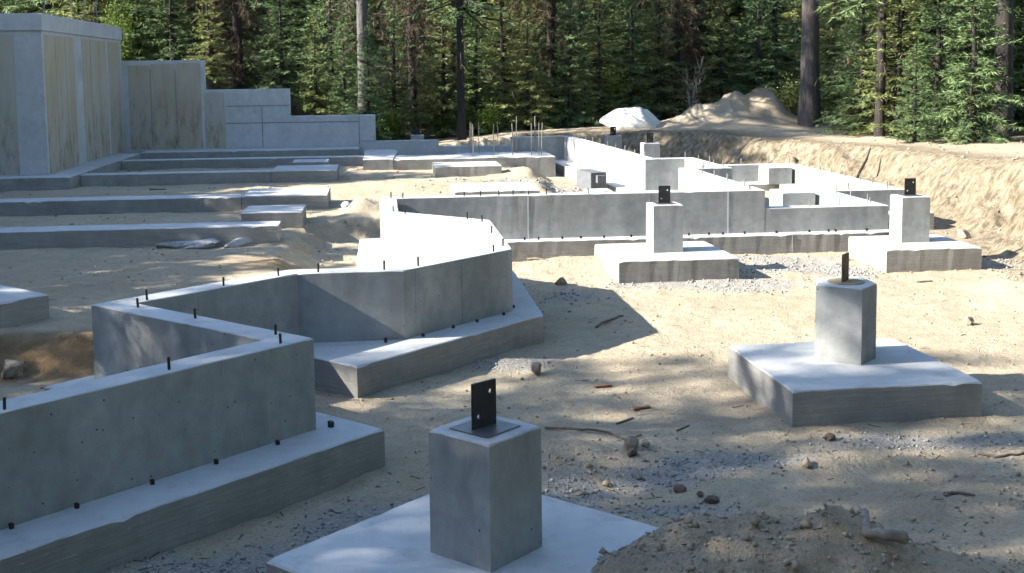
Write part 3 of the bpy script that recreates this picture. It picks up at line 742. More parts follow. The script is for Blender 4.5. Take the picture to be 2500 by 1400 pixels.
stick('stick', 'dark stick on dirt at the right edge of the foreground', [(2305, 1210), (2340, 1207), (2380, 1211)], .010, .006, M_stick, -.2, group=GS, seed=3)
stick('stick', 'thin branch curling over dirt near the right edge', [(2390, 1110), (2430, 1118), (2500, 1108)], .008, .006, M_stick, -.2, group=GS, seed=4, wig=.004)
stick('stick', 'short stick on shaded dirt right of the red wood scrap', [(1652, 1054), (1682, 1040)], .007, .005, M_stick, -.2, group=GS, seed=5)
stick('stick', 'short stick below the red wood scrap', [(1505, 1036), (1545, 1022)], .007, .005, M_stick, -.2, group=GS, seed=6)
stick('stick', 'branch lying in the bay wall shadow on gravel', [(1455, 800), (1490, 784), (1520, 772)], .012, .008, M_stick, -.2, group=GS, seed=7, wig=.006)
stick('stick', 'dark stick on sandy ground between left wing footings', [(365, 465), (405, 463.5)], .018, .012, M_stick, 0, group=GS, seed=8)
stick('stick', 'twig at the foot of the bay wall on sunlit dirt', [(1262, 630), (1300, 636), (1335, 638)], .014, .006, M_stick, -.18, group=GS, seed=9, wig=.01)
stick('stick', 'short stick on sunlit dirt right of the five sided pier', [(2238, 690), (2276, 688)], .010, .008, M_stick, -.2, group=GS, seed=10)
def plank(label, u, v, L, w_, h_, rot, z=-.2):
    x, y, zz = hit(u, v, z)
    r_ = np.random.default_rng(int(u)); V = []
    for i in range(6):
        s = -L/2+L*i/5
        for (a, c) in ((-w_/2, 0), (w_/2, 0), (w_/2, h_), (-w_/2, h_)): V.append((s+r_.normal(0, L*.015), a+r_.normal(0, w_*.06), c+r_.normal(0, h_*.08)))
    F = [(3, 2, 1, 0), (20, 21, 22, 23)]
    for i in range(5):
        for k in range(4): j = (k+1) % 4; F.append((i*4+k, i*4+j, i*4+4+j, i*4+4+k))
    o = obj('wood_scrap', mesh_np('wood_scrap', V, F, M_chipw)); o.location = (x, y, zz+.002); o.rotation_euler = (0, random.uniform(-.05, .05), rot)
    tag(o, label, 'wood scrap', 'scraps of wood on the dirt'); return o
plank('short brown wood scrap nearer the pale knobbly rock', 1472, 945, .125, .032, .012, .42)
plank('short red brown wood scrap right of the nearest pier bracket', 1566, 999, .115, .032, .013, .30)
# dead branch leaning on the bank face
x0, y0 = at(2110, 400, .2)[:2]
o = obj('dead_branch', tube('dead_branch', [(0, 0, 0), (.12, .15, .16), (.26, .28, .34), (.36, .42, .52)], [.028, .024, .018, .010], M_barkd, seed=3)); xx, yy = 6.0, 20.6; o.location = (xx, yy, H(xx, yy)+.05)
tag(o, 'dark dead branch leaning on the sunlit bank', 'branch')

# loose stones and clods: nobody could count them
OCT = np.array([(1, 0, 0), (0, 1, 0), (-1, 0, 0), (0, -1, 0), (0, 0, 1), (0, 0, -1)], float)
OF = np.array([(0, 1, 4), (1, 2, 4), (2, 3, 4), (3, 0, 4), (1, 0, 5), (2, 1, 5), (3, 2, 5), (0, 3, 5)])
def scatter(name, label, cat, x, y, size, m, seed, sink=.3, skip=None):
    r_ = np.random.default_rng(seed); n = len(x); z = height(x, y)
    J = OCT[None]*r_.uniform(.55, 1.2, (n, 6, 1))*size[:, None, None] + r_.normal(0, .16, (n, 6, 3))*size[:, None, None]
    th = r_.uniform(0, 6.28, n); c, s = np.cos(th)[:, None], np.sin(th)[:, None]
    V = np.stack([J[:, :, 0]*c-J[:, :, 1]*s, J[:, :, 0]*s+J[:, :, 1]*c, J[:, :, 2]*.75], -1)
    V += np.stack([x, y, z+size*(.6-sink)], -1)[:, None, :]
    F = (OF[None]+(np.arange(n)*6)[:, None, None]).reshape(-1, 3)
    me = mesh_quads(name, V.reshape(-1, 3), F, m, tint=np.repeat(r_.random(n), 8))
    o = obj(name, me); tag(o, label, cat, None, 'stuff'); return o
def in_poly(px, py, poly):
    ins = np.zeros(px.shape, bool); n = len(poly)
    for i in range(n):
        x1, y1 = poly[i]; x2, y2 = poly[(i+1) % n]
        c = ((y1 > py) != (y2 > py)) & (px < (x2-x1)*(py-y1)/(y2-y1+1e-12)+x1); ins ^= c
    return ins
r_ = np.random.default_rng(99)
gx, gy, gs = [], [], []
n = 150000
cy_ = 3.4*np.exp(r_.random(n)*math.log(24/3.4)); cx_ = (r_.random(n)-.5)*.92*cy_
m_ = gravel_mask(cx_, cy_)*(1+.9*fbm(cx_*5, cy_*5, 7, 3))
keep = r_.random(n) < np.clip(m_-.12, 0, 1)*.55
gx, gy = cx_[keep], cy_[keep]; gs = (.0038+.0115*r_.random(len(gx))**2)*(1+np.clip(gy-6, 0, 20)*.09)
scatter('gravel', 'loose grey crushed stone scattered round the footings', 'gravel', gx, gy, gs, M_gravel, 5)
n = 100000
cy_ = 3.2*np.exp(r_.random(n)*math.log(26/3.2)); cx_ = (r_.random(n)-.5)*.95*cy_
mm = .09+1.6*gauss(cx_, cy_, .85, 4.3, .8, .6)+1.0*gauss(cx_, cy_, .42, 5.95, .32, .42)+.9*gauss(cx_, cy_, -2.05, 14.2, .45, 1.0)+.9*gauss(cx_, cy_, 5.05, 11.6, .4, .8)+.7*gauss(cx_, cy_, 2.5, 5.95, .35, .25)+.3*np.clip(fbm(cx_*2, cy_*2, 17, 3), 0, 1)
dC, _, _ = crest_dist(cx_, cy_); mm += .35*((dC > -1.4) & (dC < .1)); mm += .3*gauss(cx_, cy_, .6, 12.3, .8, .35)+.25*gauss(cx_, cy_, -1.9, 14.6, .7, 1.2)
keep = r_.random(n) < np.clip(mm, 0, 1)*.45
gx, gy = cx_[keep], cy_[keep]; gs = (.003+.012*r_.random(len(gx))**3+.022*(r_.random(len(gx)) < .03)*(gauss(gx, gy, .85, 4.3, 1.0, .7)+gauss(gx, gy, .42, 5.95, .4, .5)+gauss(gx, gy, 2.5, 5.95, .4, .3)+gauss(gx, gy, 5.05, 11.6, .5, .8)))*(1+np.clip(gy-6, 0, 20)*.09)
scatter('dirt_clods', 'crumbs and clods of sandy dirt over the pit floor', 'dirt', gx, gy, gs, M_clod, 6)
n = 700
cy_ = 3.4*np.exp(r_.random(n)*math.log(15/3.4)); cx_ = (r_.random(n)-.5)*.9*cy_
def litter(x, y, seed):
    r = np.random.default_rng(seed); n = len(x); z = height(x, y)+.003
    L = r.uniform(.008, .05, n); w_ = r.uniform(.0012, .003, n); th = r.uniform(0, 6.28, n)
    dx, dy = np.cos(th)*L, np.sin(th)*L; px, py = -np.sin(th)*w_, np.cos(th)*w_; dz = r.uniform(0, .006, n)
    P = [np.stack([x-dx-px, y-dy-py, z], -1), np.stack([x+dx-px, y+dy-py, z+dz], -1), np.stack([x+dx+px, y+dy+py, z+dz+.002], -1), np.stack([x-dx+px, y-dy+py, z+.002], -1)]
    V = np.stack(P, 1).reshape(-1, 3); Q = np.arange(4*n).reshape(-1, 4)
    return mesh_quads('twig_litter', V, Q, M_dead, tint=r.random(n)*.5)
tag(obj('twig_litter', litter(cx_, cy_, 3)), 'fine twigs and bark litter strewn on the dirt', 'litter', None, 'stuff')

# ------------------------------------------------------------------ trees
def unit(v): return v/(np.linalg.norm(v, axis=-1, keepdims=True)+1e-9)
class Leaves:
    def __init__(s): s.V = []; s.t = []
    def diamonds(s, p, d, side, L, w_, tint):
        p, d, side = np.atleast_2d(p), np.atleast_2d(d), np.atleast_2d(side)
        L = np.asarray(L)[:, None]; w_ = np.asarray(w_)[:, None]
        q = np.stack([p, p+d*L*.42+side*w_*.5, p+d*L, p+d*L*.42-side*w_*.5], 1)
        s.V.append(q.reshape(-1, 3)); s.t.append(np.asarray(tint))
    def mesh(s, name, m):
        V = np.concatenate(s.V); Q = np.arange(len(V)).reshape(-1, 4)
        return mesh_quads(name, V, Q, m, tint=np.clip(np.concatenate(s.t), 0, 1))
def trunk_mesh(name, H_, r0, m, stems=(), seed=0, lean=0.0, n=10, butt=1.35):
    r = np.random.default_rng(seed); K = 14; V = []; F = []
    off = np.cumsum(r.normal(0, r0*.10, (K+1, 2)), 0)
    for k in range(K+1):
        f = k/K; z = H_*f-.25; rr = r0*(1-f)**.8*(1+(butt-1)*math.exp(-f*H_*1.6))+.006
        for i in range(n):
            a = 2*math.pi*i/n; q = rr*(1+.07*math.sin(3*a+seed)+r.uniform(-.04, .04)); V.append((q*math.cos(a)+off[k, 0]*f+lean*z, q*math.sin(a)+off[k, 1]*f, z))
    for k in range(K):
        for i in range(n): j = (i+1) % n; F.append((k*n+i, k*n+j, k*n+n+j, k*n+n+i))
    for (p, q, e, ra) in stems:                              # limbs: three sided tapered rods
        b0 = len(V); 
        for (c, rad) in ((p, ra), (q, ra*.65), (e, ra*.2)):
            for i in range(3): a = 2.1*i; V.append((c[0]+rad*math.cos(a)*.7, c[1]+rad*math.sin(a)*.7, c[2]+rad*math.sin(a+1)))
        for k in range(2):
            for i in range(3): j = (i+1) % 3; F.append((b0+k*3+i, b0+k*3+j, b0+k*3+3+j, b0+k*3+3+i))
    return mesh_np(name, V, F, m, smooth=True)
def conifer(seed, H_, zlo, spread, whorl=.22, per=6, twig=.055, dia=(.085, .03), droop=.25, dense=1.0, deadz=None, base_r=None, bark=None, needle=None, shape='cone', dead_amt=1.0):
    """returns (trunk mesh, crown mesh, dead twig mesh or None)"""
    r = np.random.default_rng(seed); L = Leaves(); D = Leaves(); stems = []
    z = zlo
    while z < H_*.985:
        f = (z-zlo)/(H_-zlo)
        if shape == 'cone': bl = spread*(1-f)**.85+.10
        else: bl = spread*(math.sin(math.pi*min(1, f*.85+.18))**.8)+.15
        nb = max(3, int(per*(1-.35*f)))
        a0 = r.uniform(0, 6.28)
        for k in range(nb):
            if r.random() < .10: continue
            az = a0+2*math.pi*k/nb+r.normal(0, .35); b_ = bl*r.uniform(.55, 1.15)
            el = (-droop*(1-f)+.55*f)+r.normal(0, .10)
            ax = np.array([math.cos(az)*math.cos(el), math.sin(az)*math.cos(el), math.sin(el)])
            p0 = np.array([0, 0, z+r.uniform(-.5, .5)*whorl])
            sag = b_*b_*.10*(1-f)*(1+r.normal(0, .3))
            mid = p0+ax*b_*.5-np.array([0, 0, sag*.3]); end = p0+ax*b_-np.array([0, 0, sag*.6])+np.array([0, 0, .10*b_])
            stems.append((p0, mid, end, .010+.012*b_))
            nt_ = max(4, int(b_/twig*dense))
            s = np.sort(r.uniform(.18, 1.0, nt_)); 
            pt = (1-s)[:, None]**2*p0+(2*s*(1-s))[:, None]*mid+(s**2)[:, None]*end
            tang = unit(end-p0); lat = unit(np.cross(tang, (0, 0, 1.0)))
            sgn = np.where(np.arange(nt_) % 2 == 0, 1, -1)
            tl = np.clip(b_*.42*(1.08-s), .07, .55)*r.uniform(.6, 1.2, nt_)
            td = unit(tang*r.uniform(.5, .9, nt_)[:, None]+lat*(sgn*r.uniform(.5, .95, nt_))[:, None]+np.stack([r.normal(0, .18, nt_), r.normal(0, .18, nt_), r.normal(-.12, .16, nt_)], 1))
            bt = r.uniform(.15, .75)
            per_sub = 4 if dense >= .9 else 3
            # the twig itself and needle sprays along it
            up = unit(np.cross(td, np.cross((0, 0, 1.0), td))+r.normal(0, .35, (nt_, 3)))
            side = unit(np.cross(td, up))
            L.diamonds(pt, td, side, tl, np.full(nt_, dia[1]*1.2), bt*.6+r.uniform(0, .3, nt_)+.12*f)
            for q in range(per_sub):
                ff = r.uniform(.1, .9, nt_); pp = pt+td*(tl*ff)[:, None]
                sd = unit(td*.75+side*(r.choice([-1, 1], nt_)*r.uniform(.4, 1.0, nt_))[:, None]+r.normal(0, .22, (nt_, 3))-np.array([0, 0, .12]))
                s2 = unit(np.cross(sd, up+r.normal(0, .5, (nt_, 3))))
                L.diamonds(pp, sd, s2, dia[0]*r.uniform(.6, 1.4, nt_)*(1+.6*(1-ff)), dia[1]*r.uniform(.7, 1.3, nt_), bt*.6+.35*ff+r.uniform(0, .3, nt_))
        z += whorl*r.uniform(.75, 1.25)
    if deadz:
        z = deadz[0]
        while z < deadz[1]:
            for k in range(int(3*dead_amt)+1):
                az = r.uniform(0, 6.28); b_ = r.uniform(.5, 1.5)*min(1.3, spread); el = r.uniform(-.5, .05)
                ax = np.array([math.cos(az)*math.cos(el), math.sin(az)*math.cos(el), math.sin(el)]); p0 = np.array([0, 0, z+r.uniform(-.1, .1)])
                mid = p0+ax*b_*.5; end = p0+ax*b_-np.array([0, 0, .25*b_])
                stems.append((p0, mid, end, .012))
                nt_ = int(26*b_*dead_amt); s = r.uniform(.15, 1, nt_)
                pt = (1-s)[:, None]**2*p0+(2*s*(1-s))[:, None]*mid+(s**2)[:, None]*end
                td = unit(ax*.5+r.normal(0, .5, (nt_, 3))-np.array([0, 0, .75])); sd = unit(np.cross(td, r.normal(0, 1, (nt_, 3))))
                D.diamonds(pt, td, sd, r.uniform(.08, .38, nt_), r.uniform(.010, .028, nt_), r.random(nt_))
            z += .16*r.uniform(.7, 1.3)
    br = base_r or .018*H_
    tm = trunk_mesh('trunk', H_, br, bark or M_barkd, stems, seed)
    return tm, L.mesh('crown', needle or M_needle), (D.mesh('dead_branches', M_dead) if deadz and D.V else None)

PROTO = {
 'fir_a': conifer(1, 5.2, .15, 1.35, .17, 7, .042, (.125, .021)),
 'fir_b': conifer(2, 6.4, .25, 1.55, .19, 7, .045, (.13, .022), droop=.35),
 'fir_c': conifer(3, 3.2, .10, .95, .13, 6, .04, (.10, .018), droop=.1),
 'fir_y': conifer(4, 6.0, .2, 1.5, .20, 6, .045, (.14, .022), droop=.30, needle=M_needle_y),
 'fir_d': conifer(5, 8.0, .4, 2.0, .24, 7, .055, (.17, .028), droop=.40),
 'spruce': conifer(6, 15, 2.2, 2.3, .34, 6, .12, (.20, .075), droop=.45, dense=.8, deadz=(.6, 3.6), base_r=.15),
 'spruce_y': conifer(16, 14, 1.0, 2.2, .34, 6, .11, (.19, .070), droop=.5, dense=.8, base_r=.14, needle=M_needle_y),
 'dead': conifer(7, 15, 8.0, 1.6, .4, 5, .14, (.20, .08), droop=.4, dense=.7, deadz=(.4, 5.4), base_r=.15, dead_amt=1.5, bark=M_barkd),
 'pine': conifer(8, 21, 8.0, 2.8, .5, 5, .18, (.32, .12), droop=.15, dense=.7, base_r=.24, bark=M_bark, shape='round', needle=M_needle_y),
 'pine_g': conifer(9, 20, 7.6, 2.7, .36, 6, .11, (.30, .12), droop=.2, dense=.7, base_r=.17, bark=M_barkg, deadz=(2.0, 5.5), dead_amt=.6),
 'round': conifer(13, 6.2, .3, 1.15, .2, 7, .08, (.17, .075), shape='round'),
 'screen': conifer(12, 15, 1.5, 2.4, .55, 6, .30, (.45, .24), droop=.4, dense=.7, base_r=.15),
 'pole': conifer(10, 14, 3.1, 1.9, .26, 6, .05, (.125, .021), droop=.3, dense=.7, base_r=.085, bark=M_barkd, deadz=(1.4, 2.6), dead_amt=.2),
}
tmk, cmk, dmk = PROTO['pine']; tmk = tmk.copy(); tmk.materials[0] = M_barkd; PROTO['pine_shaded'] = (tmk, cmk, dmk)  # bark darkened in place of the shade from neighbouring firs
def tree(kind, name, label, x, y, sc=1.0, rot=None, group=None, z=None, parts=True):
    tm, cm, dm = PROTO[kind]
    zz = H(x, y) if z is None else z
    o = thing(name, (x, y, zz-.05), label, 'tree', group)
    o.rotation_euler[2] = random.uniform(0, 6.28) if rot is None else rot
    o.scale = (sc*random.uniform(.95, 1.05), sc*random.uniform(.95, 1.05), sc)
    obj('trunk', tm, o); obj('crown', cm, o)
    if dm: obj('dead_branches', dm, o)['kind'] = 'stuff'
    return o
def shrub_mesh(seed, h, w_, leaves, m, leaf=.055, stems=14, bare=False, stem_m=None):
    r = np.random.default_rng(seed); L = Leaves(); SV = Leaves()
    for k in range(stems):
        az = r.uniform(0, 6.28); sp_ = r.uniform(.15, 1)*w_; hh = h*r.uniform(.55, 1.05)
        K = 6; f = np.linspace(0, 1, K+1); P = np.stack([math.cos(az)*sp_*f**1.4+r.normal(0, .03, K+1)*f, math.sin(az)*sp_*f**1.4+r.normal(0, .03, K+1)*f, hh*f-.05], 1)
        d = P[1:]-P[:-1]; Ls = np.linalg.norm(d, axis=1)
        for q in range(2):
            SV.diamonds(P[:-1], unit(d), unit(np.cross(unit(d), r.normal(0, 1, (K, 3)))), Ls*1.25, .022*(1.1-f[:-1]), r.random(K))
        n = leaves//stems
        if bare:
            t_ = r.integers(1, K, n); p = P[t_]+r.normal(0, .02, (n, 3)); dd2 = unit(r.normal(0, .6, (n, 3))+np.array([0, 0, .7]))
            SV.diamonds(p, dd2, unit(np.cross(dd2, r.normal(0, 1, (n, 3)))), r.uniform(.1, .45, n), np.full(n, .010), r.random(n)); continue
        t_ = r.uniform(.2, 1, n); i0 = np.minimum((t_*K).astype(int), K-1); ff = t_*K-i0
        p = P[i0]*(1-ff)[:, None]+P[i0+1]*ff[:, None]+r.normal(0, .13*h**.5, (n, 3))
        dd2 = unit(r.normal(0, 1, (n, 3))+np.array([0, 0, -.1])); L.diamonds(p, dd2, unit(np.cross(dd2, r.normal(0, 1, (n, 3))+np.array([0, 0, 1.0]))), leaf*r.uniform(.6, 1.4, n), leaf*.6*r.uniform(.7, 1.2, n), r.random(n))
    return (SV.mesh('stems', stem_m or M_dead), L.mesh('foliage', m) if L.V else None)
SH = {'leafy': shrub_mesh(1, 1.9, .8, 5000, M_leaf, .07), 'low': shrub_mesh(2, .8, .6, 3000, M_leaf, .05), 'bare': shrub_mesh(3, 1.7, .7, 130, M_leaf, bare=True, stem_m=M_whitetwig, stems=11),
      'dark': shrub_mesh(4, 1.1, .8, 4200, M_needle_y, .06)}
def shrub(kind, label, x, y, sc=1.0, z=None, group=None, name='shrub'):
    sm, lm = SH[kind]; zz = H(x, y) if z is None else z
    o = thing(name, (x, y, zz), label, 'shrub', group); o.scale = (sc,)*3; o.rotation_euler[2] = random.uniform(0, 6.28)
    obj('stems', sm, o)
    if lm: obj('foliage', lm, o)
    return o
def px(u, y): return (u-1250)/F_PX*y
GF = 'trees of the forest edge'
# front of the forest, tree by tree
def ft(kind, name, label, u, y, sc=1.0, rot=None):
    if u > 2030 and y < 39: y -= 6.2*min(1, (u-2030)/90)*(1 if y > 28 else .35)
    if u > 2030 and kind == 'fir_y' and 'yellow' not in label and random.random() < .6: kind = 'fir_b'
    if 1040 < u < 1900 and kind in ('fir_a', 'fir_b') and 'dark' not in label and random.random() < .55: kind = 'fir_y'  # paler needles mid forest, darker at right, standing in for light and shade
    return tree(kind, name, label, px(u, y), y, sc, rot, GF)
ft('spruce', 'spruce_tree', 'dark trunked spruce over the high end of the stepped wall', 385, 39.5, 1.0)
ft('dead', 'dead_limbed_tree', 'tree with brown hanging dead limbs above the stepped wall', 590, 30.8, .85)
ft('fir_d', 'fir_tree', 'dense green fir right of the brown limbs above the stepped wall', 720, 37, 1.0)
ft('pine_g', 'pine_tree', 'pine with pale grey trunk above the lowest step of the wall', 893, 28.9, .85)
ft('fir_a', 'fir_tree', 'slim young fir with a pointed leader beside the pale grey trunk', 903, 28.1, .52)
ft('fir_b', 'fir_tree', 'bushy fir low behind the stepped wall end', 815, 33.5, .8)
ft('dead', 'dead_limbed_tree', 'tree with brown drooping twigs behind the small pier top', 1012, 32.6, .9)
ft('pole', 'pole_pine', 'straight black trunked pole pine left of the rebar cluster', 1128, 29.3, 1.1)
ft('fir_a', 'fir_tree', 'green young fir behind the rebar cluster', 1235, 34.5, 1.0)
ft('fir_c', 'fir_tree', 'small fir low behind the rebar dowels', 1180, 32, .7)
ft('fir_y', 'fir_tree', 'yellowish fir behind the black pole trunk', 1090, 38, 1.0)
ft('dead', 'dead_limbed_tree', 'tall tree with dark dead limbs and hanging bark left of the boulder', 1350, 33.5, 1.0)
ft('fir_b', 'fir_tree', 'bright green fir standing just left of the white boulder', 1465, 34.5, .95)
ft('fir_d', 'fir_tree', 'large sunlit fir rising behind the white boulder', 1560, 37, .95)
ft('fir_c', 'fir_tree', 'low fir sprig beside the white boulder', 1430, 31.5, .5)
ft('dead', 'dead_limbed_tree', 'dark dead limbed tree between boulder and dirt mound', 1650, 35.5, 1.0)
ft('fir_d', 'fir_tree', 'dark dense fir behind the dirt mound peak', 1890, 34.5, .85)
ft('spruce', 'spruce_tree', 'shadowy spruce behind the left shoulder of the dirt mound', 1770, 39.5, 1.0)
bp = ft('pine', 'pine_tree', 'big bare grey pine trunk standing on the bank beside the mound', 1978, 28.6, 1.0, .5)
me = mesh_np('bark_scar', [(.05*math.sin(k*2.1)*0+.212*(1-.02*k)*math.cos(a_), .212*(1-.02*k)*math.sin(a_), 2.75+.45*k) for k in range(6) for a_ in (-.22+.04*k, .0, .24-.04*k)],
              [(k*3+i, k*3+i+1, k*3+i+4, k*3+i+3) for k in range(5) for i in range(2)], M_scar)
sc_ = obj('bark_scar', me, [c for c in bp.children if c.name.startswith('trunk')][0]); sc_.rotation_euler[2] = -1.95-.5
ft('fir_y', 'fir_tree', 'yellow green young fir right of the big pine trunk', 2070, 34, .9)
ft('pole', 'pole_pine', 'thin dark pole pine right of the big pine trunk', 2150, 31, 1.05)
ft('fir_b', 'fir_tree', 'green fir behind the thin pole pine', 2170, 36, 1.0)
ft('spruce_y', 'spruce_tree', 'sunlit spruce with hanging pale green sprays on the right', 2265, 33, 1.0)
ft('fir_d', 'fir_tree', 'wide dark fir on the right behind the bank', 2350, 31, .8)
ft('pine_shaded', 'pine_tree', 'dark pine trunk at the right edge of the forest', 2448, 26.0, .80)
ft('fir_b', 'fir_tree', 'fir half cut off at the right edge of the view', 2510, 33, .9)
ft('fir_c', 'fir_tree', 'low fir at the foot of the sunlit spruce', 2235, 29, .6)
ft('fir_a', 'fir_tree', 'young fir between the tall wall and the dark spruce', 330, 38, 1.1)
ft('spruce_y', 'spruce_tree', 'yellow green spruce above the tall stained wall', 200, 40, .9)
ft('spruce', 'spruce_tree', 'dark spruce above the left end of the tall wall', 60, 40, 1.0)
SG = 'shrubs along the forest edge'
shrub('leafy', 'bright yellow green leafy bush beside the tall wall corner', px(322, 31), 31, 1.0, group=SG)
shrub('bare', 'pale bare twiggy shrub behind the dirt mound', px(1690, 32), 32, 1.0, group=SG)
shrub('low', 'low green bush at the end of the stepped wall', px(945, 30), 30, 1.1, group=SG)
shrub('low', 'green undergrowth bush behind the rebar dowels', px(1190, 30.5), 30.5, 1.0, group=SG)
shrub('low', 'leafy undergrowth left of the black pole trunk', px(1085, 31), 31, .9, group=SG)
shrub('dark', 'dark bush behind the lower step of the wall', px(790, 31), 31, 1.0, group=SG)
shrub('dark', 'dark bush under the wide fir on the right', px(2330, 28), 28, .9, group=SG)
shrub('low', 'low bush right of the big pine trunk', px(2055, 30), 30, .8, group=SG)
shrub('dark', 'dark bush between mound and big pine trunk', px(1925, 32), 32, .9, group=SG)
shrub('leafy', 'leafy bush behind the boulder', px(1500, 33), 33, .8, group=SG)
# small firs standing out in front of the tall ones
for (u, y, k, sc, what) in [(352, 31.0, 'fir_a', .80, 'beside the bright leafy bush'), (430, 30.4, 'fir_b', .62, 'close behind the top step of the wall'), (520, 29.6, 'fir_y', .45, 'low over the second step of the wall'), (695, 30.0, 'fir_b', .55, 'close over the third step of the wall'), (775, 29.8, 'fir_y', .46, 'low beside the dirt heap on the wall'), (845, 29.6, 'fir_a', .50, 'left of the slim fir with the leader'),
        (965, 30.6, 'fir_b', .58, 'over the end of the stepped wall'), (1085, 31.0, 'fir_a', .70, 'left of the black pole trunk'), (1165, 31.0, 'fir_b', .60, 'right of the black pole trunk'), (1232, 31.6, 'fir_a', .78, 'in front of the green fir by the rebar'), (1292, 31.2, 'fir_y', .58, 'low left of the dark dead limbs'), (1395, 31.6, 'fir_b', .62, 'low right of the dark dead limbs'),
        (1462, 32.4, 'fir_y', .72, 'just behind the boulder left end'), (1545, 33.0, 'fir_b', .75, 'just behind the boulder'), (1610, 33.2, 'fir_a', .72, 'between the boulder and the twiggy shrub'), (1760, 34.0, 'fir_b', .70, 'over the left shoulder of the mound'), (1850, 33.5, 'fir_d', .55, 'dark over the mound peak'), (2035, 32.0, 'fir_y', .70, 'close right of the big pine trunk'), (2105, 31.0, 'fir_y', .62, 'between the big trunk and the thin pole'),
        (2190, 31.0, 'fir_y', .70, 'close right of the thin pole pine'), (2290, 30.2, 'fir_b', .65, 'in front of the sunlit spruce'), (2375, 28.6, 'fir_d', .50, 'left of the dark edge trunk'), (2395, 27.0, 'fir_b', .50, 'near the foot of the dark edge trunk')]:
    ft(k, 'fir_tree', 'small fir ' + what, u, y, sc)
# more young growth filling the edge
random.seed(13)
for i, (u, y, k, sc, what) in enumerate([(440, 38, 'fir_y', 1.0, 'above the high step of the wall'), (540, 38.5, 'fir_b', 1.1, 'behind the brown limbs over the stepped wall'), (655, 38, 'fir_y', 1.0, 'above the middle step of the wall'),
        (760, 39, 'fir_y', 1.0, 'behind the bushy fir over the low step'), (860, 35, 'fir_a', .8, 'left of the pale grey trunk'), (960, 38, 'fir_b', 1.1, 'right of the pale grey trunk'), (1000, 36, 'fir_a', .8, 'behind the drooping brown twigs'),
        (1110, 35.5, 'fir_b', .9, 'between the two pole pines'), (1170, 38, 'fir_d', .9, 'behind the black pole trunk'), (1290, 36, 'fir_y', 1.0, 'right of the rebar cluster'), (1310, 33, 'fir_c', .9, 'low beside the dark dead limbs'),
        (1400, 37, 'fir_d', .9, 'behind the bright fir by the boulder'), (1420, 33.5, 'fir_a', .7, 'left of the bright fir by the boulder'), (1520, 35, 'fir_y', .8, 'directly over the boulder'), (1610, 38, 'fir_b', 1.1, 'right of the large sunlit fir'),
        (1700, 38, 'fir_d', 1.0, 'behind the twiggy shrub'), (1830, 38, 'fir_b', 1.2, 'behind the mound between two dark trees'), (1945, 37, 'fir_y', 1.0, 'just left of the big pine trunk'), (2020, 36.5, 'fir_y', 1.1, 'just right of the big pine trunk'),
        (2110, 33, 'fir_a', .75, 'left of the thin pole pine'), (2200, 33, 'fir_y', .9, 'right of the thin pole pine'), (2300, 35, 'fir_y', 1.0, 'behind the sunlit spruce'), (2400, 33, 'fir_b', .9, 'left of the dark pine trunk'), (2480, 34, 'fir_y', 1.0, 'behind the dark pine trunk'), (2540, 36, 'fir_d', 1.0, 'past the right edge of the view'), (250, 36, 'fir_y', 1.1, 'above the receding face of the tall wall'), (130, 38, 'fir_d', 1.1, 'behind the rebar on the tall wall')]):
    ft(k, 'fir_tree', 'fir ' + what, u, y, sc)
for (u, y, k, sc, what) in [(480, 38, 'spruce_y', 1.0, 'rising over the tall step of the wall'), (800, 38.5, 'spruce_y', 1.0, 'rising over the low step of the wall'), (1185, 39, 'spruce_y', 1.05, 'rising behind the rebar cluster'), (1300, 39.5, 'spruce', 1.0, 'rising left of the dark dead limbs'), (1500, 40, 'spruce_y', 1.05, 'rising over the boulder'), (1710, 40, 'spruce', 1.0, 'rising over the twiggy shrub'), (1860, 40, 'spruce', 1.05, 'rising over the mound peak'), (2090, 40, 'spruce_y', 1.0, 'rising right of the big pine trunk'), (2340, 40, 'spruce_y', 1.0, 'rising behind the wide dark fir')]:
    ft(k, 'spruce_tree', 'spruce ' + what, u, y, sc)
# deeper rows
random.seed(21)
row = []
for y in (40, 43, 47, 52, 58, 66, 76):
    w_ = y*.52; k = int(w_*2/2.6) if y < 60 else int(w_*2/3.4)
    for i in range(k):
        x = -w_+2*w_*(i+.5)/k+random.uniform(-.9, .9)
        row.append((x, y+random.uniform(-1.4, 1.4)))
for (x, y) in row:
    kind = random.choices(['fir_d', 'fir_y', 'spruce', 'spruce_y', 'dead', 'pole', 'pine_g', 'fir_b'], [5, 4, 3, 4, .5, .8, .8, 4])[0]
    tree(kind, 'forest_tree', {'fir_d': 'large dark fir', 'fir_y': 'yellow green fir', 'spruce': 'dark spruce', 'spruce_y': 'yellow green spruce', 'dead': 'dead limbed tree', 'pole': 'thin pole pine', 'pine_g': 'grey trunked pine', 'fir_b': 'bushy fir'}[kind]+' deep in the forest behind the first trees', x, y, random.uniform(.85, 1.3), None, 'trees deeper in the forest')
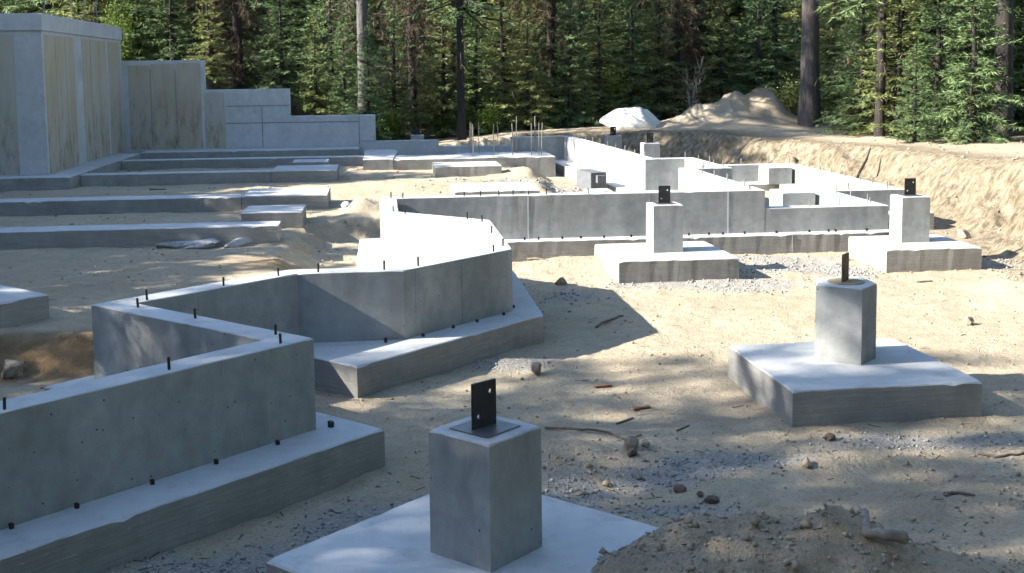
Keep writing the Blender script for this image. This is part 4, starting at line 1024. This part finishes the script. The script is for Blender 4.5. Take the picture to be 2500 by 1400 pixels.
# trees to the left of the site, whose shade falls over the foundations
random.seed(5)
GL = 'tall trees standing left of the site'
SIDE = [(-17, -6, 'spruce', 1.3), (-19, -3, 'spruce_y', 1.3), (-16, -.5, 'spruce', 1.2), (-20, .6, 'spruce', 1.3), (-17.5, 1.9, 'spruce_y', 1.25), (-19.8, 2.3, 'spruce', 1.2), (-22, 3.2, 'spruce', 1.25), (-19, 4.9, 'spruce_y', 1.0), (-16.0, 4.3, 'spruce', .95), (-14, -3, 'spruce', 1.1),
        (-25, -1, 'spruce', 1.4), (-24, -8, 'spruce', 1.4), (-13, -9, 'spruce', 1.2), (-14.5, 1.8, 'spruce', .86), (-13, .2, 'spruce_y', .82), (-12.5, -1.5, 'fir_d', 1.2), (-15, -7, 'spruce', 1.2), (-11, 2.4, 'spruce', .70), (-10.8, .6, 'spruce', .60),
        (-12.5, 3.4, 'spruce', .76), (-12.0, 4.6, 'spruce', .76), (-13.6, 1.1, 'spruce', .82), (-13.8, 2.7, 'spruce', .84), (-11.2, 1.4, 'spruce', .66), (-11.6, 5.4, 'fir_d', .95),
        (-16, 23, 'spruce', 1.0), (-18, 24.8, 'spruce', 1.1), (-14.5, 25.0, 'spruce', 1.0), (-21, 22.5, 'spruce', 1.1), (-13.5, 24.0, 'spruce_y', 1.0), (-12.8, 22.6, 'spruce', 1.0), (-11.8, 23.6, 'spruce', .95), (-15, 24.2, 'spruce', 1.05)]
for i in range(36):
    y = 6.2+i*.40; e = -2.1 if y < 12.6 else -2.1-(y-12.6)*.36
    x = -12.2-1.0*(i % 3); SIDE.append((x, y, 'round', (e-x)*.605/6.2*(.97+.06*math.sin(i*2.3))))  # unseen row, blunt crowns sized so their shade ends along a set line
for (x, y, k, s) in SIDE:
    tree(k, 'side_tree', 'conifer standing to the left of the site beyond the tall wall', x, y, s, None, GL)
# unseen trees behind the camera and on the right, added to block skylight
random.seed(6)
for i in range(26):
    x = -34+i*2.9+random.uniform(-.8, .8); y = -9-abs(x)*.12+random.uniform(-3, 2)
    tree('screen', 'sky_block_tree', 'tall unseen conifer added behind the viewpoint to block skylight', x, y, random.uniform(1.2, 1.55), None, 'unseen trees added to block skylight')
for i in range(14):
    y = -8+i*2.3+random.uniform(-.7, .7); x = max(13+random.uniform(-1, 3), y*.5+4+random.uniform(0, 3))
    tree('screen', 'sky_block_tree', 'tall unseen conifer added on the right to block skylight', x, y, random.uniform(1.1, 1.4), None, 'unseen trees added to block skylight')
